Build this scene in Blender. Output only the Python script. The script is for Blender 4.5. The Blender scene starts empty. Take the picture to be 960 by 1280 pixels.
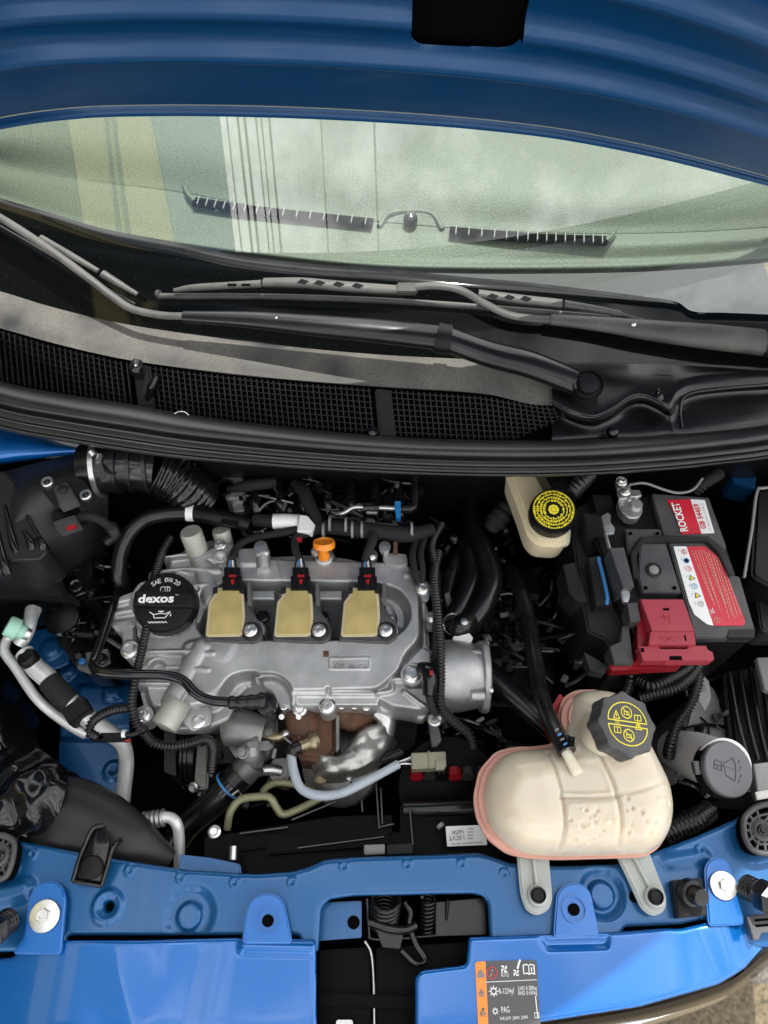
import bpy, bmesh, math, random
import numpy as np
from mathutils import Vector, Matrix
random.seed(7); np.random.seed(7)
R = math.radians
S = bpy.context.scene
COL = S.collection

# ------------------------------------------------------------------ camera, sky, sun, exposure
CAM_Z, PITCH, FPX = 1.75, R(60), 967.0           # height, tilt below the horizon, focal length in photo pixels
cd = bpy.data.cameras.new('camera'); cam = bpy.data.objects.new('camera', cd); COL.objects.link(cam)
cam.location = (0, 0, CAM_Z); cam.rotation_euler = (R(90) - PITCH, 0, 0)
cd.sensor_fit = 'VERTICAL'; cd.sensor_height = 24; cd.lens = FPX / 1280 * 24
cd.clip_start = 0.02; cd.clip_end = 500
S.camera = cam
SUN_EL, SUN_AZ = R(66), R(13)                    # sun stands behind the car, a little to the right
w = bpy.data.worlds.new('World'); S.world = w; w.use_nodes = True
wn = w.node_tree.nodes; wl = w.node_tree.links; wn.clear()
sky = wn.new('ShaderNodeTexSky'); sky.sky_type = 'NISHITA'; sky.sun_disc = False
sky.sun_elevation = SUN_EL; sky.sun_rotation = SUN_AZ; sky.air_density = 1.2; sky.dust_density = 2.5
hs = wn.new('ShaderNodeHueSaturation'); hs.inputs['Saturation'].default_value = .30
tc = wn.new('ShaderNodeTexCoord'); cn = wn.new('ShaderNodeTexNoise')
cn.inputs['Scale'].default_value = 4.2; cn.inputs['Detail'].default_value = 7; cn.inputs['Roughness'].default_value = .6
cr = wn.new('ShaderNodeValToRGB'); cr.color_ramp.elements[0].position = .42; cr.color_ramp.elements[1].position = .62
cm = wn.new('ShaderNodeMix'); cm.data_type = 'RGBA'; cm.inputs[7].default_value = (23, 23, 23, 1)
bg = wn.new('ShaderNodeBackground'); bg.inputs[1].default_value = .10
wo = wn.new('ShaderNodeOutputWorld')
wl.new(tc.outputs['Generated'], cn.inputs['Vector']); wl.new(cn.outputs[0], cr.inputs[0])
wl.new(sky.outputs[0], hs.inputs['Color']); wl.new(hs.outputs[0], cm.inputs[6]); wl.new(cr.outputs[0], cm.inputs[0])
wl.new(cm.outputs[2], bg.inputs[0]); wl.new(bg.outputs[0], wo.inputs[0])
sd_ = bpy.data.lights.new('sun', 'SUN'); sun = bpy.data.objects.new('sun', sd_); COL.objects.link(sun)
sd_.energy = 3.2; sd_.angle = R(.6); sd_.color = (1, .96, .90)
sv = Vector((math.cos(SUN_EL) * math.sin(SUN_AZ), math.cos(SUN_EL) * math.cos(SUN_AZ), math.sin(SUN_EL)))
sun.rotation_euler = sv.to_track_quat('Z', 'Y').to_euler(); sun.location = (0, 0, 6)
vs = S.view_settings; vs.view_transform = 'Standard'; vs.look = 'None'; vs.gamma = 1; vs.use_curve_mapping = False
vs.exposure = .84
S.render.resolution_x = 768; S.render.resolution_y = 1024

# ------------------------------------------------------------------ measuring: photo pixel + height -> point in the place
cp, sp = math.cos(PITCH), math.sin(PITCH)
def ray(px, py):
    u, v = (px - 480) / FPX, (640 - py) / FPX
    return Vector((u, cp + v * sp, -sp + v * cp))
def at(px, py, z):
    d = ray(px, py); return Vector((0, 0, CAM_Z)) + d * ((z - CAM_Z) / d.z)
def on(px, py, P, N):
    d = ray(px, py); C = Vector((0, 0, CAM_Z)); return C + d * ((P - C).dot(N) / d.dot(N))
def ats(pts, z=None): return [at(p[0], p[1], p[2] if z is None else z) for p in pts]

# ------------------------------------------------------------------ materials
MATS = {}
def mat(name, col, rough=.5, metal=0, var=.0, vs=30, bump=0, bs=200, coat=0, rvar=0, spec=.5, dust=0, dustcol=(.32, .30, .27), sss=0, ds=14, alpha=1, trans=0, flake=0, lo=.45, hi=.75):
    m = bpy.data.materials.new(name); m.use_nodes = True; N = m.node_tree.nodes; L = m.node_tree.links
    b = N['Principled BSDF']; I = b.inputs
    I['Base Color'].default_value = (*col, 1); I['Roughness'].default_value = rough; I['Metallic'].default_value = metal
    I['Specular IOR Level'].default_value = spec; I['Coat Weight'].default_value = coat; I['Coat Roughness'].default_value = .06
    I['Alpha'].default_value = alpha; I['Transmission Weight'].default_value = trans
    if sss: I['Subsurface Weight'].default_value = sss; I['Subsurface Radius'].default_value = (.05, .030, .018); I['Subsurface Scale'].default_value = .6
    t = N.new('ShaderNodeTexCoord')
    def noise(sc, det=5):
        n = N.new('ShaderNodeTexNoise'); n.inputs['Scale'].default_value = sc; n.inputs['Detail'].default_value = det
        L.new(t.outputs['Object'], n.inputs['Vector']); return n
    cur = None
    if var:
        n = noise(vs); r = N.new('ShaderNodeValToRGB'); r.color_ramp.elements[0].position = .3; r.color_ramp.elements[1].position = .7
        r.color_ramp.elements[0].color = (*[c * (1 - var) for c in col], 1); r.color_ramp.elements[1].color = (*[min(1, c * (1 + var)) for c in col], 1)
        L.new(n.outputs[0], r.inputs[0]); cur = r.outputs[0]
    if dust:
        n = noise(ds, 8); r = N.new('ShaderNodeMapRange'); r.inputs[1].default_value = lo; r.inputs[2].default_value = hi; r.inputs[4].default_value = dust
        L.new(n.outputs[0], r.inputs[0])
        n2 = noise(ds * 25, 3); mm = N.new('ShaderNodeMath'); mm.operation = 'MULTIPLY'; L.new(r.outputs[0], mm.inputs[0]); L.new(n2.outputs[0], mm.inputs[1])
        ma = N.new('ShaderNodeMath'); ma.operation = 'MULTIPLY'; ma.inputs[1].default_value = 1.9; L.new(mm.outputs[0], ma.inputs[0])
        x = N.new('ShaderNodeMix'); x.data_type = 'RGBA'; x.inputs[6].default_value = (*col, 1); x.inputs[7].default_value = (*dustcol, 1)
        if cur: L.new(cur, x.inputs[6])
        L.new(ma.outputs[0], x.inputs[0]); cur = x.outputs[2]
        rr = N.new('ShaderNodeMapRange'); rr.inputs[3].default_value = rough; rr.inputs[4].default_value = .95; L.new(ma.outputs[0], rr.inputs[0]); L.new(rr.outputs[0], I['Roughness'])
    elif rvar:
        n = noise(vs * .7); rr = N.new('ShaderNodeMapRange'); rr.inputs[1].default_value = .3; rr.inputs[2].default_value = .7
        rr.inputs[3].default_value = max(.03, rough - rvar); rr.inputs[4].default_value = min(1, rough + rvar); L.new(n.outputs[0], rr.inputs[0]); L.new(rr.outputs[0], I['Roughness'])
    if cur: L.new(cur, I['Base Color'])
    if bump or flake:
        n = noise(bs, 3); bn = N.new('ShaderNodeBump'); bn.inputs['Strength'].default_value = bump or flake; bn.inputs['Distance'].default_value = .001
        L.new(n.outputs[0], bn.inputs['Height']); L.new(bn.outputs[0], I['Normal'])
    MATS[name] = m; return m

mat('paint', (.0003, .118, .42), .26, .35, var=.08, vs=900, coat=.9, flake=.03, bs=2500)
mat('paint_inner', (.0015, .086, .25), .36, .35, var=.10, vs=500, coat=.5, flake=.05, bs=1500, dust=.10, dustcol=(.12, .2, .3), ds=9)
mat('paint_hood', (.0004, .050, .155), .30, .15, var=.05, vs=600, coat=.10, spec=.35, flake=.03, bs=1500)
mat('black', (.006, .006, .0065), .40, var=.3, vs=40, bump=.10, bs=900, spec=.22)
mat('black_gloss', (.005, .005, .0055), .15, var=.2, bump=.03, bs=300, spec=.5)
mat('black_satin', (.007, .007, .0075), .24, bump=.06, bs=700, spec=.45, rvar=.05, vs=30)
mat('rubber', (.007, .007, .0075), .27, bump=.08, bs=400, spec=.42, dust=.04, ds=30)
mat('seal_rubber', (.016, .016, .0165), .33, bump=.05, bs=500, spec=.5, dust=.04, ds=8)
mat('matte_black', (.014, .014, .0145), .42, bump=.15, bs=900, spec=.40)
mat('void', (.002, .002, .002), .9, spec=.05)  # near-black, puts the shade of holes, gaps and bay depths into colour
mat('grey_plastic', (.050, .050, .052), .45, var=.12, bump=.25, bs=1600, dust=.10, ds=25)
mat('case_black', (.013, .013, .0135), .42, bump=.25, bs=1600, spec=.30, dust=.05, ds=25)
mat('cast', (.46, .46, .455), .34, .78, var=.26, vs=26, bump=.55, bs=1100, rvar=.10, dust=.10, dustcol=(.16, .15, .14), ds=16)
mat('cast_dark', (.22, .215, .205), .46, .75, var=.22, vs=35, bump=.25, bs=700, rvar=.08)
mat('bolt_steel', (.72, .71, .68), .28, .9, var=.1, vs=200)
mat('steel', (.58, .58, .57), .32, .9, var=.08, vs=60, rvar=.08)
mat('pipe_alu', (.70, .70, .69), .42, .45, var=.07, vs=40, bump=.04, bs=300)
mat('foil', (.42, .41, .385), .40, .9, var=.10, vs=30, bump=.10, bs=60)
mat('rust', (.095, .046, .028), .75, .25, var=.45, vs=40, bump=.5, bs=300, dust=.5, dustcol=(.22, .085, .03), ds=25)
mat('coil_resin', (.50, .375, .150), .18, var=.20, vs=22, bump=.5, bs=70, coat=.6, sss=.3)
mat('coil_rim', (.55, .46, .28), .35)
mat('tank', (.66, .58, .45), .20, var=.07, vs=25, sss=.75, bump=.08, bs=160, coat=.25)
mat('tank_pink', (.62, .30, .23), .36, var=.12, vs=30, sss=.2)
mat('coolant_red', (.42, .015, .012), .25)
mat('leg_clear', (.46, .48, .45), .36, var=.05, sss=.1, alpha=.78)
mat('milk', (.74, .63, .43), .30, var=.06, sss=.6)
mat('orange', (.85, .25, .012), .38, sss=.1)
mat('mint', (.34, .60, .46), .45)
mat('solenoid', (.40, .40, .345), .5, .3, var=.12, vs=60, bump=.2, bs=500)
mat('red_plastic', (.33, .028, .046), .46, bump=.15, bs=900, dust=.08, dustcol=(.6, .3, .32))
mat('red_gloss', (.26, .008, .014), .26)
mat('label_red', (.55, .018, .040), .33, rvar=.05)
mat('white', (.80, .80, .78), .45)
mat('label_white', (.78, .78, .77), .38)
mat('yellow', (.78, .66, .02), .5)
mat('ink', (.02, .02, .022), .6)
mat('ink_grey', (.22, .21, .21), .6)
mat('ink_red', (.55, .04, .05), .5)
mat('ink_blue', (.05, .22, .50), .5)
mat('label_grey', (.075, .075, .078), .42)
mat('label_orange', (.85, .26, .03), .42)
mat('brass', (.30, .25, .16), .34, .9, var=.2, vs=200)
mat('deep_black', (.0022, .0022, .0024), .40, spec=.07, bump=.08, bs=600)
mat('cast_black', (.045, .045, .043), .5, .5, var=.2, vs=60, bump=.2, bs=500)
mat('olive', (.24, .23, .13), .45, .2, var=.1)
mat('grey_conn', (.28, .27, .19), .40, .3, var=.1)
mat('sleeve', (.36, .40, .44), .45, var=.1, vs=60, bump=.25, bs=150)
mat('tape', (.016, .016, .017), .75, bump=.5, bs=180, spec=.25)
mat('blue_clip', (.02, .20, .50), .35)
mat('red_clip', (.33, .012, .018), .35)
mat('glass_frit', (.003, .0035, .0035), .05, spec=.25, dust=.22, dustcol=(.25, .25, .25), ds=420, lo=.66, hi=.80)
mat('cowl_dusty', (.030, .030, .031), .45, var=.15, bump=.2, bs=500, dust=.9, dustcol=(.135, .128, .112), ds=11, lo=.34, hi=.60)
mat('wiper_grey', (.020, .020, .020), .36, bump=.10, bs=900, dust=.6, dustcol=(.13, .126, .115), ds=22, lo=.2, hi=.7)
mat('dash', (.105, .115, .09), .45, bump=.7, bs=520, var=.35, vs=520)
mat('dash_dark', (.030, .030, .032), .6)
mat('chrome', (.75, .76, .78), .10, 1)
mat('ground', (.125, .098, .060), .95, var=.55, vs=75, bump=1.0, bs=110, dust=.6, dustcol=(.24, .20, .14), ds=120)
mat('lens_clear', (.8, .82, .84), .05, trans=.9, alpha=.6)

# ------------------------------------------------------------------ building blocks
WL = {}
def wl_(o): return WL.get(o.name, Vector())
def place(o, name, parent, c):
    o.name = name; COL.objects.link(o)
    if parent is not None:
        o.parent = parent; o.location = c - wl_(parent)
    else: o.location = c
    WL[o.name] = Vector(c); return o
def mesh(name, V, Fc, m, parent=None, angle=40, origin=None):
    V = np.asarray([tuple(v) for v in V], dtype=float) if not isinstance(V, np.ndarray) else V
    c = (V.min(0) + V.max(0)) / 2 if origin is None else np.array(origin)
    me = bpy.data.meshes.new(name); me.from_pydata((V - c).tolist(), [], Fc if isinstance(Fc, list) else Fc.tolist()); me.update()
    bm = bmesh.new(); bm.from_mesh(me); bmesh.ops.recalc_face_normals(bm, faces=bm.faces); bm.to_mesh(me); bm.free()
    me.materials.append(MATS[m]); me.shade_smooth()
    if angle < 180: me.set_sharp_from_angle(angle=R(angle))
    o = bpy.data.objects.new(name, me); return place(o, name, parent, Vector(c))
def from_bm(name, bm, m, parent, angle=40):
    bmesh.ops.recalc_face_normals(bm, faces=bm.faces)
    V = np.array([tuple(v.co) for v in bm.verts]); bm.verts.index_update()
    Fc = [[v.index for v in f.verts] for f in bm.faces]; bm.free()
    return mesh(name, V, Fc, m, parent, angle)
def thing(name, label, cat, loc, group=None):
    o = bpy.data.objects.new(name, None); o.empty_display_size = .02
    place(o, name, None, Vector(loc)); o['label'] = label; o['category'] = cat
    if group: o['group'] = group
    return o
def tag(o, label, cat, group=None):
    o['label'] = label; o['category'] = cat
    if group: o['group'] = group
    return o
def copyof(o, name, parent, c, rot=None, scale=None):
    n = o.copy(); place(n, name, parent, Vector(c))
    if rot is not None: n.rotation_euler = rot
    if scale is not None: n.scale = (scale,) * 3 if not hasattr(scale, '__len__') else scale
    return n
def rnd(P, r, n=4):
    """round the corners of a closed 3-D polygon"""
    P = [Vector(p) for p in P]; out = []; k = len(P)
    for i in range(k):
        a, b, c = P[i - 1], P[i], P[(i + 1) % k]
        d1, d2 = (a - b), (c - b); q = min(r, d1.length * .45, d2.length * .45)
        p0, p1 = b + d1.normalized() * q, b + d2.normalized() * q
        for j in range(n + 1):
            t = j / n; out.append(p0 * (1 - t) ** 2 + b * 2 * t * (1 - t) + p1 * t * t)
    return out
def cat(P, n=8, closed=False):
    P = [Vector(p) for p in P]; k = len(P); out = []
    rng = range(k) if closed else range(k - 1)
    for i in rng:
        p0 = P[(i - 1) % k] if closed or i > 0 else P[0] * 2 - P[1]
        p1, p2 = P[i], P[(i + 1) % k]
        p3 = P[(i + 2) % k] if closed or i + 2 < k else P[-1] * 2 - P[-2]
        for j in range(n):
            t = j / n
            out.append(.5 * ((2 * p1) + (p2 - p0) * t + (2 * p0 - 5 * p1 + 4 * p2 - p3) * t * t + (3 * p1 - p0 - 3 * p2 + p3) * t ** 3))
    if not closed: out.append(P[-1])
    return out
def slab(name, P, vec, m, parent=None, bevel=.002, seg=2, grow=1.0, angle=40, bottom_bevel=False):
    """closed polygon P extruded along vec, rim bevelled"""
    P = [Vector(p) for p in P]; vec = Vector(vec); c = sum(P, Vector()) / len(P)
    bm = bmesh.new()
    a = [bm.verts.new(p) for p in P]; b = [bm.verts.new(c + (p - c) * grow + vec) for p in P]
    top = bm.faces.new(a); bot = bm.faces.new(b[::-1]); k = len(P)
    for i in range(k): bm.faces.new((a[i], b[i], b[(i + 1) % k], a[(i + 1) % k]))
    bmesh.ops.recalc_face_normals(bm, faces=bm.faces)
    if bevel:
        E = list(top.edges) + (list(bot.edges) if bottom_bevel else [])
        bmesh.ops.bevel(bm, geom=E, offset=bevel, segments=seg, affect='EDGES', clamp_overlap=True)
    return from_bm(name, bm, m, parent, angle)
def prism(name, pts, z, h, m, parent=None, r=.002, bevel=.002, **k):
    P = ats(pts) if len(pts[0]) > 2 else ats(pts, z)
    if r: P = rnd(P, r)
    return slab(name, P, (0, 0, -h), m, parent, bevel, **k)
def box(name, c, ax, ay, az, m, parent=None, bevel=.002, seg=2):
    """box with centre c and half-axis vectors"""
    c, ax, ay, az = map(Vector, (c, ax, ay, az)); bm = bmesh.new()
    vs_ = {}
    for i in (-1, 1):
        for j in (-1, 1):
            for k in (-1, 1): vs_[i, j, k] = bm.verts.new(c + ax * i + ay * j + az * k)
    for q in (((-1,-1,-1),(-1,1,-1),(1,1,-1),(1,-1,-1)), ((-1,-1,1),(1,-1,1),(1,1,1),(-1,1,1)), ((-1,-1,-1),(1,-1,-1),(1,-1,1),(-1,-1,1)),
              ((-1,1,-1),(-1,1,1),(1,1,1),(1,1,-1)), ((-1,-1,-1),(-1,-1,1),(-1,1,1),(-1,1,-1)), ((1,-1,-1),(1,1,-1),(1,1,1),(1,-1,1))):
        bm.faces.new([vs_[t] for t in q])
    if bevel: bmesh.ops.bevel(bm, geom=list(bm.edges), offset=bevel, segments=seg, affect='EDGES', clamp_overlap=True)
    return from_bm(name, bm, m, parent)
def frame(d):
    d = Vector(d).normalized(); u = d.orthogonal().normalized() if abs(d.z) > .95 else d.cross(Vector((0, 0, 1))).normalized()
    return u, d.cross(u)
def tube(name, pts, r, m, parent=None, seg=14, n=8, corr=None, smooth=True, flat=1.0):
    """round tube along points; r number or list; corr=(pitch, depth) makes convoluted hose"""
    P0 = [Vector(p) for p in pts]; P = cat(P0, n) if smooth and len(P0) > 2 else P0
    rl = [r] * len(P0) if not hasattr(r, '__len__') else list(r)
    rr = np.interp(np.linspace(0, len(P0) - 1, len(P)), range(len(P0)), rl)
    if corr:
        A = np.array([tuple(p) for p in P]); s = np.r_[0, np.cumsum(np.linalg.norm(np.diff(A, axis=0), axis=1))]
        k = max(8, int(s[-1] / corr[0] * 4)); q = np.linspace(0, s[-1], k)
        P = [Vector((np.interp(t, s, A[:, 0]), np.interp(t, s, A[:, 1]), np.interp(t, s, A[:, 2]))) for t in q]
        rr = np.interp(q, s, rr) + corr[1] * np.clip(np.sin(q / corr[0] * 2 * math.pi) * 1.4, -1, 1)
    V = []; Fc = []; u = None
    for i, p in enumerate(P):
        d = (P[min(i + 1, len(P) - 1)] - P[max(i - 1, 0)]).normalized()
        if u is None: u, v = frame(d)
        else:
            u = (u - d * u.dot(d)).normalized(); v = d.cross(u)
        for j in range(seg):
            a = 2 * math.pi * j / seg; V.append(p + (u * math.cos(a) + v * math.sin(a) * flat) * rr[i])
    k = len(P)
    for i in range(k - 1):
        for j in range(seg):
            a, b = i * seg + j, i * seg + (j + 1) % seg; Fc.append([a, b, b + seg, a + seg])
    Fc.append(list(range(seg))[::-1]); Fc.append(list(range((k - 1) * seg, k * seg)))
    return mesh(name, V, Fc, m, parent, 50 if not corr else 180)
def lathe(name, prof, c, axis, m, parent=None, seg=36, lobe=None, angle=35, origin=None):
    """prof: (radius, height along axis); lobe(angle)->radius factor"""
    c = Vector(c); d = Vector(axis).normalized(); u, v = frame(d); V = []; Fc = []
    for (r, h) in prof:
        for j in range(seg):
            a = 2 * math.pi * j / seg; q = r * (lobe(a) if lobe else 1); V.append(c + d * h + (u * math.cos(a) + v * math.sin(a)) * q)
    k = len(prof)
    for i in range(k - 1):
        for j in range(seg):
            a, b = i * seg + j, i * seg + (j + 1) % seg; Fc.append([a, b, b + seg, a + seg])
    if prof[0][0] > 1e-5: Fc.append(list(range(seg))[::-1])
    if prof[-1][0] > 1e-5: Fc.append(list(range((k - 1) * seg, k * seg)))
    return mesh(name, V, Fc, m, parent, angle, origin)
def loft(name, lines, m, parent=None, n=6, k=10, thick=0, angle=180, zoff=None):
    """surface through rows of points (each row the same count), catmull in both directions"""
    rows = [cat(l, k) for l in lines]; cols = len(rows[0])
    out = []
    for j in range(cols): out.append(cat([r[j] for r in rows], n) if len(rows) > 2 else [rows[0][j].lerp(rows[1][j], t / n) for t in range(n + 1)])
    h = len(out[0]); V = [p for c_ in out for p in c_]
    if zoff: V = [zoff(p) for p in V]
    Fc = [[j * h + i, (j + 1) * h + i, (j + 1) * h + i + 1, j * h + i + 1] for j in range(cols - 1) for i in range(h - 1)]
    o = mesh(name, V, Fc, m, parent, angle)
    if thick:
        md = o.modifiers.new('thickness', 'SOLIDIFY'); md.thickness = thick; md.offset = -1
    return o
def sdf(poly, X, Y):
    P = np.asarray([(p[0], p[1]) for p in poly]); d = np.full(X.shape, 1e9); s = np.ones(X.shape); k = len(P)
    for i in range(k):
        a = P[i]; b = P[i - 1]; e = b - a; wx, wy = X - a[0], Y - a[1]
        t = np.clip((wx * e[0] + wy * e[1]) / max(e @ e, 1e-12), 0, 1)
        d = np.minimum(d, (wx - e[0] * t) ** 2 + (wy - e[1] * t) ** 2)
        c1, c2, c3 = Y >= a[1], Y < b[1], e[0] * wy > e[1] * wx
        s = np.where((c1 & c2 & c3) | (~c1 & ~c2 & ~c3), -s, s)
    return s * np.sqrt(d)
def sdline(pts, X, Y):
    d = np.full(X.shape, 1e9)
    for a, b in zip(pts[:-1], pts[1:]):
        e = np.array((b[0] - a[0], b[1] - a[1])); wx, wy = X - a[0], Y - a[1]
        t = np.clip((wx * e[0] + wy * e[1]) / max(e @ e, 1e-12), 0, 1)
        d = np.minimum(d, np.hypot(wx - e[0] * t, wy - e[1] * t))
    return d
def sm(x): x = np.clip(x, 0, 1); return x * x * (3 - 2 * x)
def relief(X, Y, H, feats, zref):
    """shape a height field: feats = (kind, geometry, size, dz, soft, mode)"""
    for f in feats:
        kind, g, size, dz, soft, mode = f
        if kind == 'poly': d = sdf(rnd(ats(g, zref), size) if size else ats(g, zref), X, Y)
        elif kind == 'circ': c = at(*g, zref); d = np.hypot(X - c.x, Y - c.y) - size
        elif kind == 'ring': c = at(*g, zref); d = np.abs(np.hypot(X - c.x, Y - c.y) - size[0]) - size[1]
        elif kind == 'line': d = sdline(cat(ats(g, zref), 6), X, Y) - size
        elif kind == 'pipe':
            d = sdline(ats(g, zref), X, Y); c = np.sqrt(np.clip(1 - (d / size) ** 2, 0, 1)); H = np.where(d < size, np.maximum(H, dz - size * soft + c * size * soft), H); continue
        wgt = sm(.5 - d / soft)
        if mode == 'max': H = np.where(wgt > 0, np.maximum(H, H * (1 - wgt) + dz * wgt), H)
        elif mode == 'set': H = H * (1 - wgt) + dz * wgt
        elif mode == 'add': H = H + dz * wgt
    return H
def field(name, outline, z, res, m, parent, feats=(), thick=.003, corner=.004, base=None, edge=0, edge_w=.004, zref=None, angle=180, shift=None, skirt=None, waves=0):
    """sheet with a traced outline (snapped edge) and relief; skirt = depth of side walls"""
    zr = z if zref is None else zref
    P = rnd(ats(outline, zr), corner) if corner else ats(outline, zr)
    A = np.array([(p.x, p.y) for p in P]); x0, y0 = A.min(0) - 2 * res; x1, y1 = A.max(0) + 2 * res
    xs, ys = np.arange(x0, x1, res), np.arange(y0, y1, res); X, Y = np.meshgrid(xs, ys, indexing='ij')
    D = sdf(P, X, Y)
    gx, gy = np.gradient(D, res); g = np.hypot(gx, gy) + 1e-9
    near = (D > 0) & (D < res * 1.5)
    X2 = np.where(near, X - gx / g * D, X); Y2 = np.where(near, Y - gy / g * D, Y)
    H = np.full(X.shape, z) if base is None else base(X2, Y2)
    H = relief(X2, Y2, H, feats, zr)
    if edge: H = H - edge * (1 - np.sqrt(np.clip(1 - (1 - np.clip(-D, 0, edge_w) / edge_w) ** 2, 0, 1)))
    ok = D < res * 1.5
    fo = ok[:-1, :-1] & ok[1:, :-1] & ok[1:, 1:] & ok[:-1, 1:]
    inn = D < 0; fo &= inn[:-1, :-1] | inn[1:, :-1] | inn[1:, 1:] | inn[:-1, 1:]
    idx = np.arange(X.size).reshape(X.shape)
    Fc = np.stack([idx[:-1, :-1], idx[1:, :-1], idx[1:, 1:], idx[:-1, 1:]], -1)[fo]
    used = np.unique(Fc); remap = np.full(X.size, -1); remap[used] = np.arange(len(used))
    V = np.stack([X2.ravel(), Y2.ravel(), H.ravel()], -1)[used]; Fc = remap[Fc].tolist()
    if skirt:                                             # side walls down to z - skirt
        cnt = {}
        for f in Fc:
            for i in range(4):
                e = (f[i], f[(i + 1) % 4]); cnt[e] = 1
        be = [e for e in cnt if (e[1], e[0]) not in cnt]; low = {}; V = V.tolist()
        for a, b in be:
            for q in (a, b):
                if q not in low: low[q] = len(V); V.append([V[q][0], V[q][1], z - skirt])
            Fc.append([b, a, low[a], low[b]])
        V = np.array(V)
    o = mesh(name, V, Fc, m, parent, angle)
    if thick and not skirt:
        md = o.modifiers.new('thickness', 'SOLIDIFY'); md.thickness = thick; md.offset = -1
    return o
def pillow(name, outline, zmid, hu, hd, rad, res, m, parent, feats=(), zref=None, corner=.01, pw=2.2):
    """closed blow-moulded body: rounded top and underside over a traced outline"""
    zr = zmid if zref is None else zref
    P = rnd(ats(outline, zr), corner); A = np.array([(p.x, p.y) for p in P])
    x0, y0 = A.min(0) - 2 * res; x1, y1 = A.max(0) + 2 * res
    X, Y = np.meshgrid(np.arange(x0, x1, res), np.arange(y0, y1, res), indexing='ij'); D = sdf(P, X, Y)
    gx, gy = np.gradient(D, res); g = np.hypot(gx, gy) + 1e-9; near = (D > 0) & (D < res * 1.5)
    X = np.where(near, X - gx / g * D, X); Y = np.where(near, Y - gy / g * D, Y); D0 = np.where(near, 0, D)
    prof = np.clip(1 - np.clip(1 - np.clip(-D0, 0, rad) / rad, 0, 1) ** pw, 0, 1) ** (1 / pw)
    up = relief(X, Y, zmid + hu * prof, feats, zr); dn = zmid - hd * prof
    up = np.where(D0 >= 0, zmid, np.maximum(up, zmid))
    ok = D < res * 1.5; fo = ok[:-1, :-1] & ok[1:, :-1] & ok[1:, 1:] & ok[:-1, 1:]
    inn = D < 0; fo &= inn[:-1, :-1] | inn[1:, :-1] | inn[1:, 1:] | inn[:-1, 1:]
    idx = np.arange(X.size).reshape(X.shape); F1 = np.stack([idx[:-1, :-1], idx[1:, :-1], idx[1:, 1:], idx[:-1, 1:]], -1)[fo]
    used = np.unique(F1); rm = np.full(X.size, -1); rm[used] = np.arange(len(used)); k = len(used)
    V = np.concatenate([np.stack([X.ravel(), Y.ravel(), up.ravel()], -1)[used], np.stack([X.ravel(), Y.ravel(), dn.ravel()], -1)[used]])
    Fc = rm[F1].tolist() + (rm[F1][:, ::-1] + k).tolist()
    o = mesh(name, V, Fc, m, parent, 180)
    bm = bmesh.new(); bm.from_mesh(o.data); bmesh.ops.remove_doubles(bm, verts=bm.verts, dist=1e-5); bmesh.ops.recalc_face_normals(bm, faces=bm.faces); bm.to_mesh(o.data); bm.free(); o.data.shade_smooth()
    return o
DG = None
def letters(s, p0, xd, yd, hgt, m, parent, width=None, name='lettering', ext=.0002, lift=.0006, bold=0):
    """raised or printed lettering: baseline start p0, directions xd, yd, cap height hgt, optional fitted width"""
    cu = bpy.data.curves.new('t', 'FONT'); cu.body = s; cu.size = 1; cu.resolution_u = 2; cu.extrude = 0; cu.offset = bold
    ob = bpy.data.objects.new('t', cu); COL.objects.link(ob)
    me = ob.to_mesh(); n = len(me.vertices); co = np.empty(n * 3); me.vertices.foreach_get('co', co); co = co.reshape(-1, 3)
    Fc = [list(p.vertices) for p in me.polygons]; ob.to_mesh_clear(); bpy.data.objects.remove(ob); bpy.data.curves.remove(cu)
    xd = Vector(xd).normalized(); yd = Vector(yd); nz = xd.cross(yd).normalized(); yd = yd.normalized()
    capx = co[:, 0].max() - co[:, 0].min(); k = hgt / .69; kx = (width / capx) if width else k
    V = [Vector(p0) + xd * ((c[0] - co[:, 0].min()) * kx) + yd * (c[1] * k) + nz * lift for c in co]
    return mesh(name, V, Fc, m, parent, 180)
def text_px(s, a, b, z, hgt_px, m, parent, **k):
    """lettering fitted between two measured points on the level z"""
    A, B = at(*a, z), at(*b, z); xd = B - A; yd = Vector((-xd.y, xd.x, 0)); ppm = 1 / (at(a[0] + 1, a[1], z) - A).length
    return letters(s, A, xd, yd, hgt_px / ppm, m, parent, width=xd.length, **k)
BOLT = {}
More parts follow.
